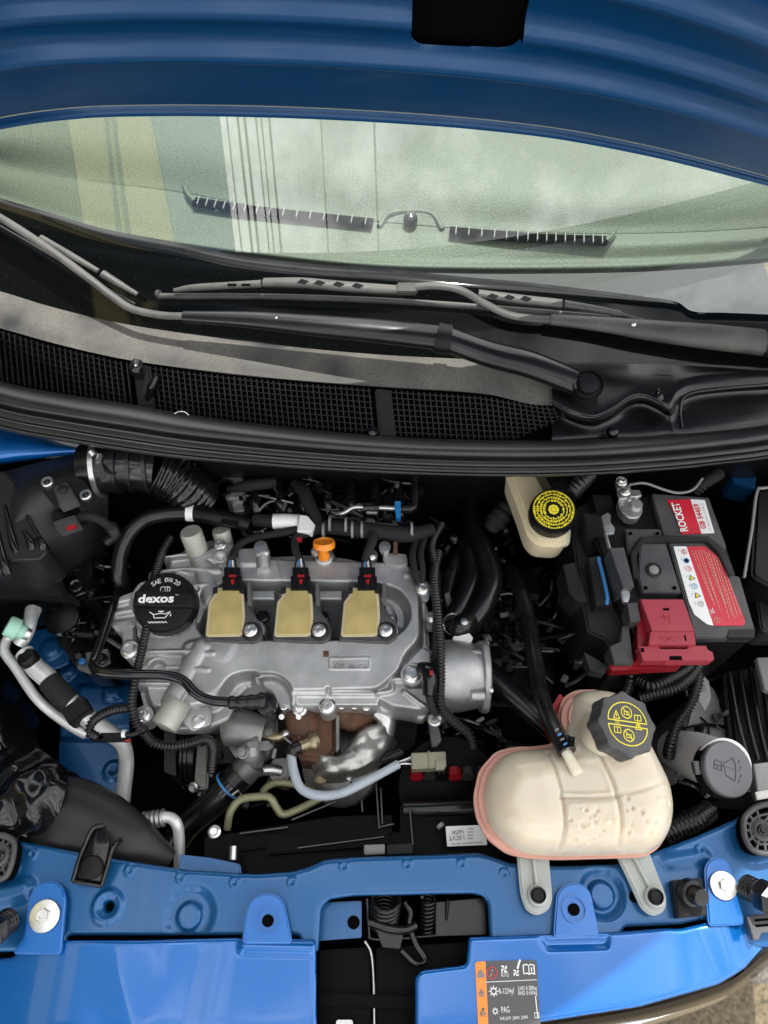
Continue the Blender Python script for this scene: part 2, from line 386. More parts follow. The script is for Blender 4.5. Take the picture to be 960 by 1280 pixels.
def bolt(c, axis, r, m, parent, name='bolt', kind='flange'):
    """hex head with flange; one mesh shared by all bolts of a kind and material"""
    key = (kind, m)
    if key not in BOLT:
        hexf = lambda a: 1 / max(.001, math.cos((a + math.pi / 6) % (math.pi / 3) - math.pi / 6))
        bm = bmesh.new(); seg = 24
        prof = {'flange': [(1, 0), (1, .16), (.92, .24), (.66, .34)], 'washer': [(1, 0), (1, .10), (.96, .15), (.5, .2)], 'stud': [(.6, 0)]}[kind]
        rings = [[bm.verts.new((q * math.cos(2 * math.pi * j / seg), q * math.sin(2 * math.pi * j / seg), h)) for j in range(seg)] for q, h in prof]
        hr = {'flange': .58, 'washer': .40, 'stud': .55}[kind]; top = {'flange': .85, 'washer': .55, 'stud': 1.1}[kind]
        for q, h in ((hr, prof[-1][1]), (hr, top - .12), (hr * .86, top), (hr * .5, top), (hr * .45, top - .12)):
            rings.append([bm.verts.new((q * (hexf(2 * math.pi * j / seg) if q > hr * .8 else 1) * math.cos(2 * math.pi * j / seg), q * (hexf(2 * math.pi * j / seg) if q > hr * .8 else 1) * math.sin(2 * math.pi * j / seg), h)) for j in range(seg)])
        for a, b in zip(rings[:-1], rings[1:]):
            for j in range(seg): bm.faces.new((a[j], a[(j + 1) % seg], b[(j + 1) % seg], b[j]))
        bm.faces.new(rings[0][::-1]); bm.faces.new(rings[-1])
        o = from_bm('bolt', bm, m, None, 30); BOLT[key] = o.data; WL.pop(o.name, None); bpy.data.objects.remove(o)
    o = bpy.data.objects.new(name, BOLT[key]); q = Vector(axis).normalized(); place(o, name, parent, Vector(c) + q * r * .40)
    o.rotation_euler = q.to_track_quat('Z', 'Y').to_euler(); o.scale = (r, r, r); return o
UP = Vector((0, 0, 1))
# ------------------------------------------------------------------ the setting
gx = [(-40, -40, 0), (40, -40, 0), (40, 40, 0), (-40, 40, 0)]
g = mesh('ground', [Vector(p) for p in gx], [[0, 1, 2, 3]], 'ground'); g['kind'] = 'structure'

# ------------------------------------------------------------------ the car body
car = thing('car', 'blue car with its hood raised over the open engine bay', 'car', (0, .4, .25))

# hood: ruled along its curved rear edge, ribbed inner panel, outer skin
HP = Vector((0, .80, 1.225)); HE = Vector((0, -.469, .883)); HN = Vector((0, -.883, -.469))
EDGE = [(-160, 232), (0, 181), (100, 159), (200, 150), (300, 147), (400, 148), (500, 153), (600, 162), (700, 177), (800, 201), (880, 226), (960, 255), (1080, 300)]
ep = [on(p[0], p[1], HP, HN) for p in EDGE]
ex = np.array([p.x for p in ep]); et = np.array([(p - HP).dot(HE) for p in ep])
def hood_s(row): return (on(480, row, HP, HN) - on(480, 152, HP, HN)).dot(HE)
b1, b2, b3 = hood_s(58), hood_s(8), hood_s(-70)
def hood_profile(s):
    n = np.interp(s, [0, .002, .006, .010, .012, .016, .018, .022, .025, .028, .034, .06, .9], [-.004, .002, .005, .003, -.004, -.004, .004, .006, .001, .001, .008, .009, .009])
    for c, wd, h in ((b1, .017, .015), (b2, .017, .015), (b3, .018, .015), (b3 + .10, .02, .015)):
        n = n + h * np.exp(-((s - c) / (wd * .62)) ** 2) - .003 * sm((s - c + .5 * wd) / .05) * sm((c + .09 - s) / .05)
    return n
xs = np.linspace(-.72, .72, 340); xe = np.array([tuple(p)[:2] for p in cat([Vector((a, b, 0)) for a, b in zip(ex, et)], 10)])
te = np.interp(xs, xe[:, 0], xe[:, 1])
ss = np.unique(np.r_[np.linspace(0, .04, 28), np.linspace(.04, .44, 110), np.linspace(.44, .90, 20)])
HL = .90
V = []; Fc = []; H2 = len(ss)
for i, x in enumerate(xs):
    for s in ss:
        t = te[i] + s * (1 - .10 * (x / .72) ** 2); n = float(hood_profile(s)) - .05 * (x / .72) ** 2 - .03 * (s / .8) ** 2
        V.append(Vector((x, HP.y, HP.z)) + HE * t + HN * n)
k0 = len(V)
for i, x in enumerate(xs):
    for s in ss:
        t = te[i] + s * (1 - .10 * (x / .72) ** 2); n = -.030 * float(sm(s / .35)) * min(1, (HL - s) / .05 + .15) - .0045 - .05 * (x / .72) ** 2 - .03 * (s / .8) ** 2
        V.append(Vector((x, HP.y, HP.z)) + HE * t + HN * n)
hx0, hx1 = on(513, 40, HP, HN).x, on(650, 40, HP, HN).x
hcx, hct = (hx0 + hx1) / 2, (on(580, 50, HP, HN) - HP).dot(HE) + .05
def in_hole(x, t):                                # latch access cut-out in the inner panel
    a, b, q = (hx1 - hx0) / 2, .05, .014
    dx, dy = abs(x - hcx) - a + q, abs(t - hct + (x - hcx) * .10) - b + q
    return math.hypot(max(dx, 0), max(dy, 0)) + min(max(dx, dy), 0) - q
hole_sd = np.zeros(k0); cell = .0092
for i in range(len(xs)):
    for j in range(H2):
        a = i * H2 + j; p = V[a]; t = (p - Vector((p.x, HP.y, HP.z))).dot(HE); d = in_hole(p.x, t)
        if -cell < d < 0:
            gxx = (in_hole(p.x + 1e-4, t) - d) / 1e-4; gtt = (in_hole(p.x, t + 1e-4) - d) / 1e-4
            V[a] = p - Vector((gxx * d, 0, 0)) - HE * (gtt * d); d = 0
        hole_sd[a] = d
for i in range(len(xs) - 1):
    for j in range(H2 - 1):
        a = i * H2 + j; q = [a, a + H2, a + H2 + 1, a + 1]
        if max(hole_sd[v] for v in q) > 0: Fc.append(q)
        b = a + k0; Fc.append([b, b + 1, b + H2 + 1, b + H2])
for i in range(len(xs) - 1):
    a = i * H2; Fc.append([a, a + k0, a + H2 + k0, a + H2]); a += H2 - 1; Fc.append([a, a + H2, a + H2 + k0, a + k0])
for j in range(H2 - 1):
    Fc.append([j, j + 1, j + 1 + k0, j + k0]); a = (len(xs) - 1) * H2 + j; Fc.append([a, a + k0, a + k0 + 1, a + 1])
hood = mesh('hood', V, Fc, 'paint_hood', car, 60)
hc = HP + HE * hct + Vector((hcx, 0, 0))
slab('hole_shade_plate', rnd([hc + Vector((a * .12, 0, 0)) + HE * (b * .09) - HN * .004 for a, b in ((1, 1), (-1, 1), (-1, -1), (1, -1))], .014, 6), -HN * .004, 'void', hood, 0)  # added black plate that paints the dark inside of the cut-out

def hood_pt(x, s, dn):
    t = float(np.interp(x, xs, te)) + s * (1 - .10 * (x / .72) ** 2); return Vector((x, HP.y, HP.z)) + HE * t + HN * (float(hood_profile(s)) - .05 * (x / .72) ** 2 - .03 * (s / .8) ** 2 + dn)
mat('sealer', (.36, .38, .34), .35)
tube('seam_sealer', [hood_pt(x, .0265, .0018) for x in np.linspace(-.70, .70, 120)], .0017, 'sealer', hood, seg=8, smooth=False)
tube('seam_sealer', [hood_pt(x, .0150, .0006) for x in np.linspace(-.70, .70, 120)], .0007, 'paint', hood, seg=6, smooth=False)
# windshield: ruled glass rising behind the cowl, black printed band along its foot
GD = Vector((0, .866, .5)); ZB = .935
BASE = [(-260, 288), (-120, 330), (0, 364), (120, 396), (240, 416), (360, 431), (480, 441), (600, 448), (720, 451), (840, 453), (960, 458), (1080, 470), (1220, 500)]
gb = [at(p[0], p[1], ZB) for p in BASE]; gc = np.array([tuple(p)[:2] for p in cat(gb, 12)])
def base_y(x): return float(np.interp(x, gc[:, 0], gc[:, 1]))
def on_glass(px, py):
    d = ray(px, py); C = Vector((0, 0, CAM_Z)); lo, hi = .3, 3
    for _ in range(50):
        m_ = (lo + hi) / 2; p = C + d * m_
        if p.z - (ZB + .5774 * (p.y - base_y(p.x))) > 0: lo = m_
        else: hi = m_
    return C + d * lo
FRIT = [(-120, 205), (-40, 230), (0, 247), (60, 265), (130, 286), (220, 303), (300, 320), (390, 330), (480, 336), (580, 346), (660, 353), (730, 361), (800, 370), (845, 377), (866, 389), (910, 391), (960, 393), (1060, 398)]
fq = [on_glass(*p) for p in FRIT]
ws = bpy.data.objects.new('windshield', None); ws.empty_display_size = .02; place(ws, 'windshield', car, at(480, 443, ZB))
fb = [Vector((p.x, base_y(p.x), ZB)) for p in fq]; ft = [b + GD * .95 for b in fb]
loft('frit_band', [[b - GD * .03 for b in fb], fq], 'glass_frit', ws, n=8, k=8, thick=.004)
gm = bpy.data.materials.new('glass'); gm.use_nodes = True; N = gm.node_tree.nodes; L = gm.node_tree.links; N.clear()
o_ = N.new('ShaderNodeOutputMaterial'); tr = N.new('ShaderNodeBsdfTransparent'); tr.inputs[0].default_value = (.88, .965, .90, 1)
gl = N.new('ShaderNodeBsdfGlossy'); gl.inputs['Roughness'].default_value = .015
lw = N.new('ShaderNodeLayerWeight'); lw.inputs[0].default_value = .5; pw_ = N.new('ShaderNodeMath'); pw_.operation = 'POWER'; pw_.inputs[1].default_value = 5; L.new(lw.outputs['Facing'], pw_.inputs[0]); fr = N.new('ShaderNodeMapRange'); fr.inputs[3].default_value = .11; fr.inputs[4].default_value = 1; L.new(pw_.outputs[0], fr.inputs[0]); mx = N.new('ShaderNodeMixShader')
df = N.new('ShaderNodeBsdfDiffuse'); df.inputs[0].default_value = (.55, .56, .52, 1)          # dust specks on the glass
tcn = N.new('ShaderNodeTexCoord'); nz = N.new('ShaderNodeTexNoise'); nz.inputs['Scale'].default_value = 260; nz.inputs['Detail'].default_value = 2
mr = N.new('ShaderNodeMapRange'); mr.inputs[1].default_value = .70; mr.inputs[2].default_value = .80; mr.inputs[3].default_value = .008; mr.inputs[4].default_value = .25
mx2 = N.new('ShaderNodeMixShader'); L.new(tcn.outputs['Object'], nz.inputs['Vector']); L.new(nz.outputs[0], mr.inputs[0]); L.new(mr.outputs[0], mx2.inputs[0])
L.new(fr.outputs[0], mx.inputs[0]); L.new(tr.outputs[0], mx.inputs[1]); L.new(gl.outputs[0], mx.inputs[2])
L.new(mx.outputs[0], mx2.inputs[1]); L.new(df.outputs[0], mx2.inputs[2]); L.new(mx2.outputs[0], o_.inputs[0]); MATS['glass'] = gm
loft('pane', [fq, ft], 'glass', ws, n=10, k=8)

# dashboard behind the glass
dash = bpy.data.objects.new('dashboard', None); dash.empty_display_size = .02; place(dash, 'dashboard', car, at(480, 300, .95))
D = lambda px, py, z: at(px, py, z)
cx_ = [-140, -20, 100, 220, 340, 460, 580, 700, 820, 940, 1060]
r_near = [205, 250, 285, 306, 322, 334, 338, 338, 335, 326, 315]
r_vent = [180, 205, 225, 240, 262, 276, 286, 292, 292, 286, 275]
def drow(f, z, off=0): return [D(c, f[i] + off, z) for i, c in enumerate(cx_)]
far = [130] * 11
loft('dash_top', [drow(r_near, .90, 4), drow(r_near, .955, 0), drow(r_near, .962, -14), drow(r_vent, .972, 14), drow(r_vent, .974, 0)], 'dash', dash, n=6, k=8)
hump = [D(c, [170, 165, 165, 172, 190, 200, 210, 222, 225, 215, 200][i] , 1.005) for i, c in enumerate(cx_)]
back = [D(c, 105, 1.0) for c in cx_]
loft('dash_back', [drow(r_vent, .974, 0), drow(r_vent, .978, -8), hump, back], 'dash', dash, n=8, k=8,
     zoff=lambda p: p + UP * (.012 * math.exp(-((p.x - .12) / .10) ** 2) * max(0, min(1, (p.y - 1.0) / .1)) - .015 * math.exp(-((p.x + .03) / .05) ** 2) * max(0, min(1, (p.y - 1.05) / .1))))
mesh('cabin_floor', [Vector((-.8, .70, .60)), Vector((.8, .70, .60)), Vector((.8, 2.0, .60)), Vector((-.8, 2.0, .60))], [[0, 1, 2, 3]], 'dash_dark', dash)
def vent(pts, z, m_back, nsl):
    P = cat(ats(pts, z + .0005), 10)
    dv = tube('vent_slot', P, .0105, m_back, dash, seg=6, smooth=False, flat=.35)
    for i in range(nsl):
        p = P[int((i + .5) / nsl * (len(P) - 1))]
        box('vent_fin', p + Vector((0, 0, .0015)), (.0008, .0, 0), (.001, .0085, 0), (0, 0, .0035), 'ink_grey', dash, 0)
vent([(243, 252), (300, 261), (380, 270), (466, 279)], .978, 'void', 15)
vent([(562, 289), (640, 296), (700, 299), (758, 301)], .978, 'void', 15)
tube('vent_end', [at(228, 228, .983), at(234, 242, .982), at(243, 252, .980)], [.001, .003, .004], 'dash', dash)
tube('vent_end', [at(758, 301, .981), at(766, 293, .984), at(773, 284, .985)], [.004, .003, .001], 'dash', dash)
lathe('light_sensor', [(.010, 0), (.0105, .004), (.010, .010), (.0065, .015), (0, .0165)], at(513, 278, .978), (0, 0, 1), 'black_gloss', dash, 24)
tube('sensor_bezel', [at(474, 283, .975), at(486, 268, .980), at(513, 264, .981), (at(540, 268, .980)), at(553, 287, .975)], .004, 'dash', dash)

# cowl between glass and hood seal
cowl = bpy.data.objects.new('cowl', None); cowl.empty_display_size = .02; place(cowl, 'cowl', car, at(480, 500, .93))
ca = [(-140, 323, .934), (0, 362, .934), (60, 382, .934), (150, 404, .934), (240, 418, .934), (360, 433, .934), (480, 444, .934), (600, 449, .934), (700, 452, .934), (800, 452, .934), (880, 455, .934), (970, 462, .934), (1100, 480, .934)]
cb = [(-140, 366, .932), (0, 409, .932), (60, 427, .932), (150, 448, .932), (240, 461, .932), (360, 474, .932), (480, 483, .932), (600, 491, .932), (690, 506, .932), (800, 470, .940), (880, 473, .940), (970, 476, .940), (1100, 480, .94)]
mid = [((a[0] + b[0]) / 2, a[1] * .45 + b[1] * .55, .937) for a, b in zip(ca, cb)]
low = [(a[0], a[1] - 3, .915) for a in ca]
loft('cowl_strip', [ats(low), ats(ca), ats(mid), ats(cb)], 'cowl_dusty', cowl, n=5, k=8)
# grille: bars and cross bars over a dark trough
U = [(-140, 436), (0, 478), (80, 494), (160, 506), (240, 520), (360, 535), (480, 546), (600, 551), (720, 551), (830, 545), (900, 539), (970, 530), (1100, 505)]
Lw = [(-140, 495), (0, 536), (80, 551), (160, 564), (240, 574), (360, 584), (480, 591), (600, 595), (720, 594), (830, 587), (900, 580), (970, 571), (1100, 545)]
def interp(poly, x): return float(np.interp(x, [p[0] for p in poly], [p[1] for p in poly]))
tr_x = [-140, 0, 120, 240, 360, 480, 600, 690, 715]
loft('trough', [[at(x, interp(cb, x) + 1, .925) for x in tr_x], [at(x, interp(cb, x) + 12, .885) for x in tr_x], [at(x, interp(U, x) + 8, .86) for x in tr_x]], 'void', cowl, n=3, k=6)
V = []; Fc = []
def bar(a, b, wx, t):
    d = (b - a).normalized(); s_ = d.cross(Vector((0, -.6, .8))).normalized() * wx; n_ = s_.cross(d).normalized() * t; k = len(V)
    for p in (a, b):
        for q in (s_ + n_, -s_ + n_, -s_ - n_, s_ - n_): V.append(p + q)
    Fc.extend([[k, k + 1, k + 5, k + 4], [k + 1, k + 2, k + 6, k + 5], [k + 2, k + 3, k + 7, k + 6], [k + 3, k, k + 4, k + 7], [k + 3, k + 2, k + 1, k], [k + 4, k + 5, k + 6, k + 7]])
def gpt(x, f):
    y0, y1 = interp(cb, x) + 4, interp(U, x) - 2
    return at(x - 0, y0 + (y1 - y0) * f, .930 - .035 * f)
for a, b in ((-100, 160), (188, 466), (488, 712)):
    x = a
    while x < b:
        end = 1 if x < 640 else max(.35, 1 - (x - 640) / 90)
        bar(gpt(x, 0), gpt(x + 6, end), .0009, .003); x += 7.0
    for j in range(9):
        f = j / 8
        q = [x for x in np.arange(a, b + 1, 12)]
        for x0, x1 in zip(q[:-1], q[1:]):
            if x1 < 650 or f < 1 - (x1 - 640) / 90: bar(gpt(x0 + 6 * f, f) - UP * .005, gpt(x1 + 6 * f, f) - UP * .005, .0008, .002)
gr = mesh('grille', V, Fc, 'black', cowl, 30); gr['kind'] = 'stuff'
for px in (176, 478):
    y0, y1 = interp(cb, px), interp(U, px)
    P = [at(px - 10, y0 + 2, .932), at(px + 10, y0 + 4, .932), at(px + 18, y1, .90), at(px - 4, y1, .90)]
    slab('grille_post', rnd(P, .006), (0, .004, -.02), 'black', cowl, .002)
tube('grille_boss', [at(172, 452, .936), at(170, 462, .934), at(176, 472, .925)], [.007, .010, .005], 'black_gloss', cowl)
tube('grille_boss', [at(196, 470, .932), at(190, 484, .92), at(184, 500, .905)], [.004, .007, .003], 'black_gloss', cowl)
# right end of the cowl: moulded cover with a wavy ridge
rx = [690, 715, 740, 764, 788, 806, 824, 838, 850, 880, 970, 1100]
r1 = [503, 516, 521, 513, 498, 496, 503, 509, 494, 484, 477, 470]
def crow(rows, z): return [at(x, y, z if not hasattr(z, '__len__') else z[i]) for i, (x, y) in enumerate(zip(rx, rows))]
top_ = [452 + 38 * max(0, (740 - x) / 50) for x in rx]
loft('cowl_cover', [crow([max(448, interp(ca, x) + 3) for x in rx], .937), crow([y - 14 + (6 if 730 < x < 830 else 0) for x, y in zip(rx, r1)], .945), crow(r1, .942), crow([y + 4 for y in r1], .936), crow([y + 10 for y in r1], .912), crow([interp(U, x) - 3 for x in rx], .905), crow([interp(U, x) + 4 for x in rx], .895)], 'black_satin', cowl, n=5, k=8)
tube('cover_dimple', [at(822, 487, .944), at(824, 496, .944), at(827, 505, .938)], [.003, .006, .003], 'black_gloss', cowl)
tube('cover_edge', [at(852, 535, .920), at(850, 515, .925), at(858, 494, .938), at(900, 486, .944), at(975, 480, .946)], .0025, 'black_satin', cowl)
lathe('clip', [(.008, 0), (.008, .004), (.006, .007), (0, .008)], at(466, 541, .92), (0, -.3, 1), 'black_gloss', cowl, 20)
lathe('clip', [(.008, 0), (.008, .004), (.006, .007), (0, .008)], at(765, 541, .92), (0, -.3, 1), 'black_gloss', cowl, 20)
tube('lint', [at(218, 517, .950), at(224, 514.5, .953), at(231, 515, .953), at(236, 519, .950)], .0005, 'white', cowl, seg=5)
# hood seal: bulb and ribbed lip swept along the front of the cowl
sx = [p[0] for p in U]
def srow(f, z): return [at(x, interp(U, x) * (1 - f) + interp(Lw, x) * f, z) for x in sx]
loft('hood_seal', [srow(-.03, .900), srow(.02, .936), srow(.15, .947), srow(.32, .949), srow(.46, .944), srow(.52, .935), srow(.57, .943), srow(.72, .942), srow(.745, .937), srow(.77, .942), srow(.90, .941), srow(.92, .936), srow(.945, .941), srow(1.0, .939), srow(1.02, .925), srow(1.0, .88)], 'seal_rubber', car, n=4, k=6, angle=180)

# walls and floor of the engine bay
def quad(name, P, m): return slab(name, P, (0, 0, -.01), m, car, 0)
mesh('firewall', [Vector((-.75, .66, .25)), Vector((.75, .66, .25)), Vector((.75, .60, .86)), Vector((-.75, .60, .86))], [[0, 1, 2, 3]], 'black', car)
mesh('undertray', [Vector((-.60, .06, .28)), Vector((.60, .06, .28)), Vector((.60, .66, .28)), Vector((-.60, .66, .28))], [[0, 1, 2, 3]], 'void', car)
for sgn in (-1, 1):
    mesh('inner_wall', [Vector((sgn * .60, .10, .28)), Vector((sgn * .60, .66, .28)), Vector((sgn * .60, .66, .86)), Vector((sgn * .60, .10, .78))], [[0, 1, 2, 3]], 'black', car)
for sgn in (-1, 1):
    loft('fender', [[Vector((sgn * a, y, z)) for a, y, z in r_] for r_ in (((.585, -.02, .74), (.60, .15, .80), (.61, .45, .86), (.62, .85, .93)), ((.60, -.02, .765), (.625, .15, .825), (.64, .45, .885), (.65, .85, .95)), ((.66, -.04, .74), (.70, .15, .80), (.72, .45, .85), (.73, .85, .91)), ((.70, -.02, .55), (.76, .15, .60), (.78, .45, .62), (.79, .85, .65)), ((.68, 0, .30), (.74, .15, .30), (.76, .45, .30), (.78, .85, .30)))], 'paint', car, n=6, k=8, thick=.002)
# painted sheet metal seen inside the bay
loft('strut_tower', [ats([(-60, 515), (20, 532), (70, 546), (112, 556)], .86), ats([(-60, 560), (20, 556), (66, 560), (108, 562)], .875), ats([(-60, 588), (10, 577), (60, 572), (104, 568)], .86), ats([(-60, 592), (10, 582), (60, 576), (104, 572)], .80)], 'paint', car, n=6, k=8)
field('frame_rail', [(70, 800), (118, 800), (146, 838), (160, 844), (156, 1010), (66, 1010)], .53, .003, 'paint_inner', car,
      feats=[('poly', [(60, 920), (240, 920), (240, 1010), (60, 1010)], 0, .535, .012, 'set'), ('poly', [(92, 852), (226, 850), (222, 905), (88, 915)], .01, .012, .012, 'add'), ('circ', (137, 862), .012, .004, .006, 'add'), ('ring', (137, 960), (.010, .004), .004, .004, 'add'), ('circ', (72, 828), .02, .01, .012, 'add'), ('poly', [(128, 857), (147, 856), (147, 871), (126, 872)], .002, .005, .003, 'add')], zref=.56, thick=.004)
field('frame_rail', [(36, 790), (90, 782), (88, 830), (40, 850)], .60, .003, 'paint_inner', car, feats=[('circ', (65, 812), .014, .006, .008, 'add')], thick=.004)
prism('wheel_house', [(905, 575), (948, 580), (944, 612), (918, 604)], .80, .04, 'paint_inner', car)
prism('gap_shade_sheet', [(-30, 1150), (300, 1152), (396, 1160), (396, 1230), (-30, 1230)], .752, .01, 'void', car, r=0, bevel=0)  # two added black sheets, stand in for the shade below the panel gaps
prism('gap_shade_sheet', [(590, 1150), (940, 1140), (925, 1190), (800, 1220), (590, 1230)], .752, .01, 'void', car, r=0, bevel=0)
# front bay: radiator support (tie bar)
SUP = [(-20, 1046), (20, 1050), (90, 1063), (143, 1073), (233, 1087), (320, 1092), (365, 1089), (386, 1083), (406, 1074), (442, 1071), (598, 1066), (614, 1070), (640, 1079), (700, 1082), (770, 1080), (811, 1067), (868, 1046), (928, 1020), (990, 996), (990, 1185), (890, 1185), (884, 1149), (850, 1156), (780, 1159), (776, 1185), (612, 1185), (610, 1130), (604, 1120), (590, 1117), (440, 1120), (412, 1124), (402, 1134), (398, 1190), (376, 1190), (373, 1169), (84, 1169), (80, 1190), (-20, 1190)]
zs = .785
sf = [('circ', (237, 1143), .026, .788 - .006, .012, 'set'), ('circ', (237, 1145), .0135, .789, .004, 'set'), ('ring', (135, 1133), (.014, .003), .003, .006, 'add'), ('circ', (135, 1133), .006, .775, .002, 'set'),
      ('circ', (752, 1117), .024, .779, .012, 'set'), ('circ', (752, 1119), .014, .788, .004, 'set'), ('line', [(835, 1077), (880, 1070)], .006, .003, .012, 'add'), ('line', [(0, 1118), (30, 1112)], .01, .006, .014, 'add')]
for p in ((40, 1068), (162, 1088), (226, 1097), (293, 1103), (430, 1083), (509, 1081), (577, 1080), (630, 1092), (365, 1103), (875, 1062), (20, 1085), (800, 1090)):
    sf.append(('ring', p, (.0042, .0012), .0012, .002, 'add'))
tie = field('radiator_support', SUP, zs, .0016, 'paint_inner', car, feats=sf, edge=.004, edge_w=.006, thick=.010)
lathe('drain_hole', [(.0068, 0), (.0068, .002), (.005, .0022), (.0, .0022)], at(135, 1133, .7745), UP, 'void', tie, 24)
lathe('drain_hole', [(.006, 0), (.006, .001), (0, .001)], at(793, 1121, .7855), UP, 'void', tie, 24)
# upper front panels with their tabs
zp = .793
PL = [(-30, 1200), (12, 1196), (28, 1176), (76, 1175), (180, 1175), (290, 1172), (395, 1174), (396, 1320), (-30, 1320)]
def droop(c):
    def f(X, Y):
        yb = at(480, 1268, zp).y; return zp - 3.0 * np.clip(yb - Y, 0, 1) ** 2 - .9 * np.clip(np.abs(X) - .30, 0, 1) ** 2
    return f
pl = field('front_panel', PL, zp, .002, 'paint', car, base=droop(0), edge=.003, edge_w=.005, thick=.004,
      feats=[('line', [(150, 1215), (180, 1330)], .012, .0022, .06, 'add'), ('line', [(250, 1190), (215, 1330)], .012, -.0022, .06, 'add'), ('poly', [(300, 1176), (400, 1178), (400, 1192), (300, 1190)], .004, .0035, .010, 'add')])
PR = [(519, 1330), (519, 1222), (526, 1213), (583, 1206), (586, 1171), (668, 1168), (770, 1165), (832, 1160), (850, 1161), (890, 1152), (935, 1150), (990, 1142), (992, 1166), (962, 1185), (935, 1210), (900, 1231), (800, 1259), (640, 1284), (560, 1330)]
pr = field('front_panel', PR, zp, .002, 'paint', car, base=droop(1), edge=.003, edge_w=.005, thick=.004,
      feats=[('poly', [(676, 1172), (762, 1170), (760, 1184), (684, 1186)], .003, -.004, .008, 'add'), ('line', [(905, 1160), (925, 1215)], .014, .004, .035, 'add')])
def tab(pts, hole, par, rr, dz=.0035):
    t = prism('mounting_tab', pts, zp + dz + .002, .005, 'paint', par, r=.006, bevel=.0018, seg=3)
    return t
def ring(c, r0, r1, z, h, m, par, name): return lathe(name, [(r0, 0), (r0, h), (r1, h), (r1, 0)], at(*c, z), UP, m, par, 32)
t1 = tab([(14, 1193), (30, 1168), (36, 1122), (42, 1108), (56, 1101), (70, 1102), (79, 1110), (82, 1126), (76, 1194)], 0, pl, 0)
t2 = tab([(302, 1180), (306, 1145), (312, 1127), (322, 1119), (334, 1116), (347, 1119), (355, 1127), (359, 1145), (366, 1180)], 0, pl, 0)
t3 = tab([(692, 1172), (696, 1118), (704, 1107), (718, 1103), (731, 1106), (739, 1117), (750, 1171)], 0, pr, 0)
t4 = tab([(886, 1158), (881, 1086), (886, 1075), (898, 1071), (910, 1076), (916, 1092), (932, 1156)], 0, pr, 0)
for c, par in (((335, 1151), t2), ((717, 1137), t3)):
    ring(c, .0135, .012, zp + .0045, .0045, 'paint', par, 'embossed_ring')
    lathe('tab_hole', [(.0062, 0), (.0062, .003), (.0048, .0035), (.0044, .0028), (0, .0028)], at(*c, zp + .0055), UP, 'void', par, 24)
bolt(at(57, 1145, zp + .0055), (0, 0, 1), .0165, 'bolt_steel', t1, kind='washer')
bolt(at(903, 1107, zp + .0055), (0, 0, 1), .0150, 'bolt_steel', t4, kind='washer')
# bumper below, chrome strip, lamp corner
fl = [(1010, 1160), (985, 1178), (958, 1195), (930, 1218), (895, 1238), (800, 1266), (640, 1292), (500, 1312), (300, 1316), (100, 1312), (-40, 1300)]
loft('bumper_groove', [[at(x, y - 4, zp - .012) for x, y in fl], [at(x, y + 6, .765) for x, y in fl], [at(x, y + 14, .72) for x, y in fl]], 'black_gloss', car, n=4, k=6)
ch = [(930, 1216), (895, 1243), (800, 1276), (690, 1300), (500, 1330)]
loft('chrome_strip', [[at(x, y - 7, .738) for x, y in ch], [at(x, y, .742) for x, y in ch], [at(x, y + 9, .732) for x, y in ch], [at(x, y + 12, .70) for x, y in ch]], 'chrome', car, n=5, k=8)
loft('bumper', [[at(x, y + 12, .73) for x, y in fl], [at(x, y + 14, .60) for x, y in fl], [at(x, y - 4, .40) for x, y in fl], [at(x, y - 60, .25) for x, y in fl]], 'black_satin', car, n=4, k=6)
P = [at(955, 1196, .73), at(1010, 1165, .73), at(1010, 1215, .73), at(946, 1232, .73)]
slab('headlight_lens', rnd(P, .010), (0, 0, -.05), 'lens_clear', car, .004, 3)
# hood latch well
latch = thing('hood_latch', 'black hood latch with coil springs in the notch between the blue front panels', 'latch', at(505, 1180, .70))
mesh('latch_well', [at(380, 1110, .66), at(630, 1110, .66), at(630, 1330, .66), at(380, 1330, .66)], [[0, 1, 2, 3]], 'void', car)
prism('latch_plate', [(400, 1128), (452, 1126), (452, 1172), (398, 1176)], .755, .004, 'paint_inner', latch)
prism('latch_plate', [(545, 1128), (608, 1122), (608, 1168), (545, 1170)], .755, .004, 'black_satin', latch)
lathe('plate_hole', [(.007, 0), (.007, .0015), (0, .0015)], at(442, 1153, .7552), UP, 'void', latch, 20)
prism('latch_cover', [(398, 1188), (462, 1184), (465, 1330), (396, 1330)], .725, .01, 'deep_black', latch, r=.004)
prism('latch_cover', [(470, 1184), (585, 1178), (585, 1330), (470, 1330)], .72, .01, 'deep_black', latch, r=.004)
prism('latch_cover', [(398, 1240), (520, 1245), (520, 1262), (398, 1258)], .735, .02, 'deep_black', latch, r=.003)
prism('striker_plate', [(420, 1275), (441, 1275), (441, 1300), (420, 1300)], .745, .01, 'steel', latch, r=.003)
def spring(a, b, r, wr, turns):
    a, b = Vector(a), Vector(b); d = (b - a); u, v = frame(d); n = turns * 14
    tube('spring', [a + d * (i / n) + (u * math.cos(2 * math.pi * i / 14) + v * math.sin(2 * math.pi * i / 14)) * r for i in range(n + 1)], wr, 'black_satin', latch, seg=8, smooth=False)
spring(at(483, 1122, .775), at(480, 1152, .745), .0155, .0027, 6)
spring(at(536, 1122, .765), at(534, 1162, .740), .0075, .0018, 8)
tube('latch_frame', [at(459, 1122, .77), at(461, 1172, .745), at(470, 1174, .745), at(512, 1172, .745), at(556, 1168, .745), at(560, 1124, .765)], .0022, 'black_gloss', latch, seg=8, smooth=False)
tube('release_lever', [at(462, 1152, .765), at(486, 1160, .765), at(506, 1162, .762), at(520, 1156, .76)], .0052, 'black_satin', latch)
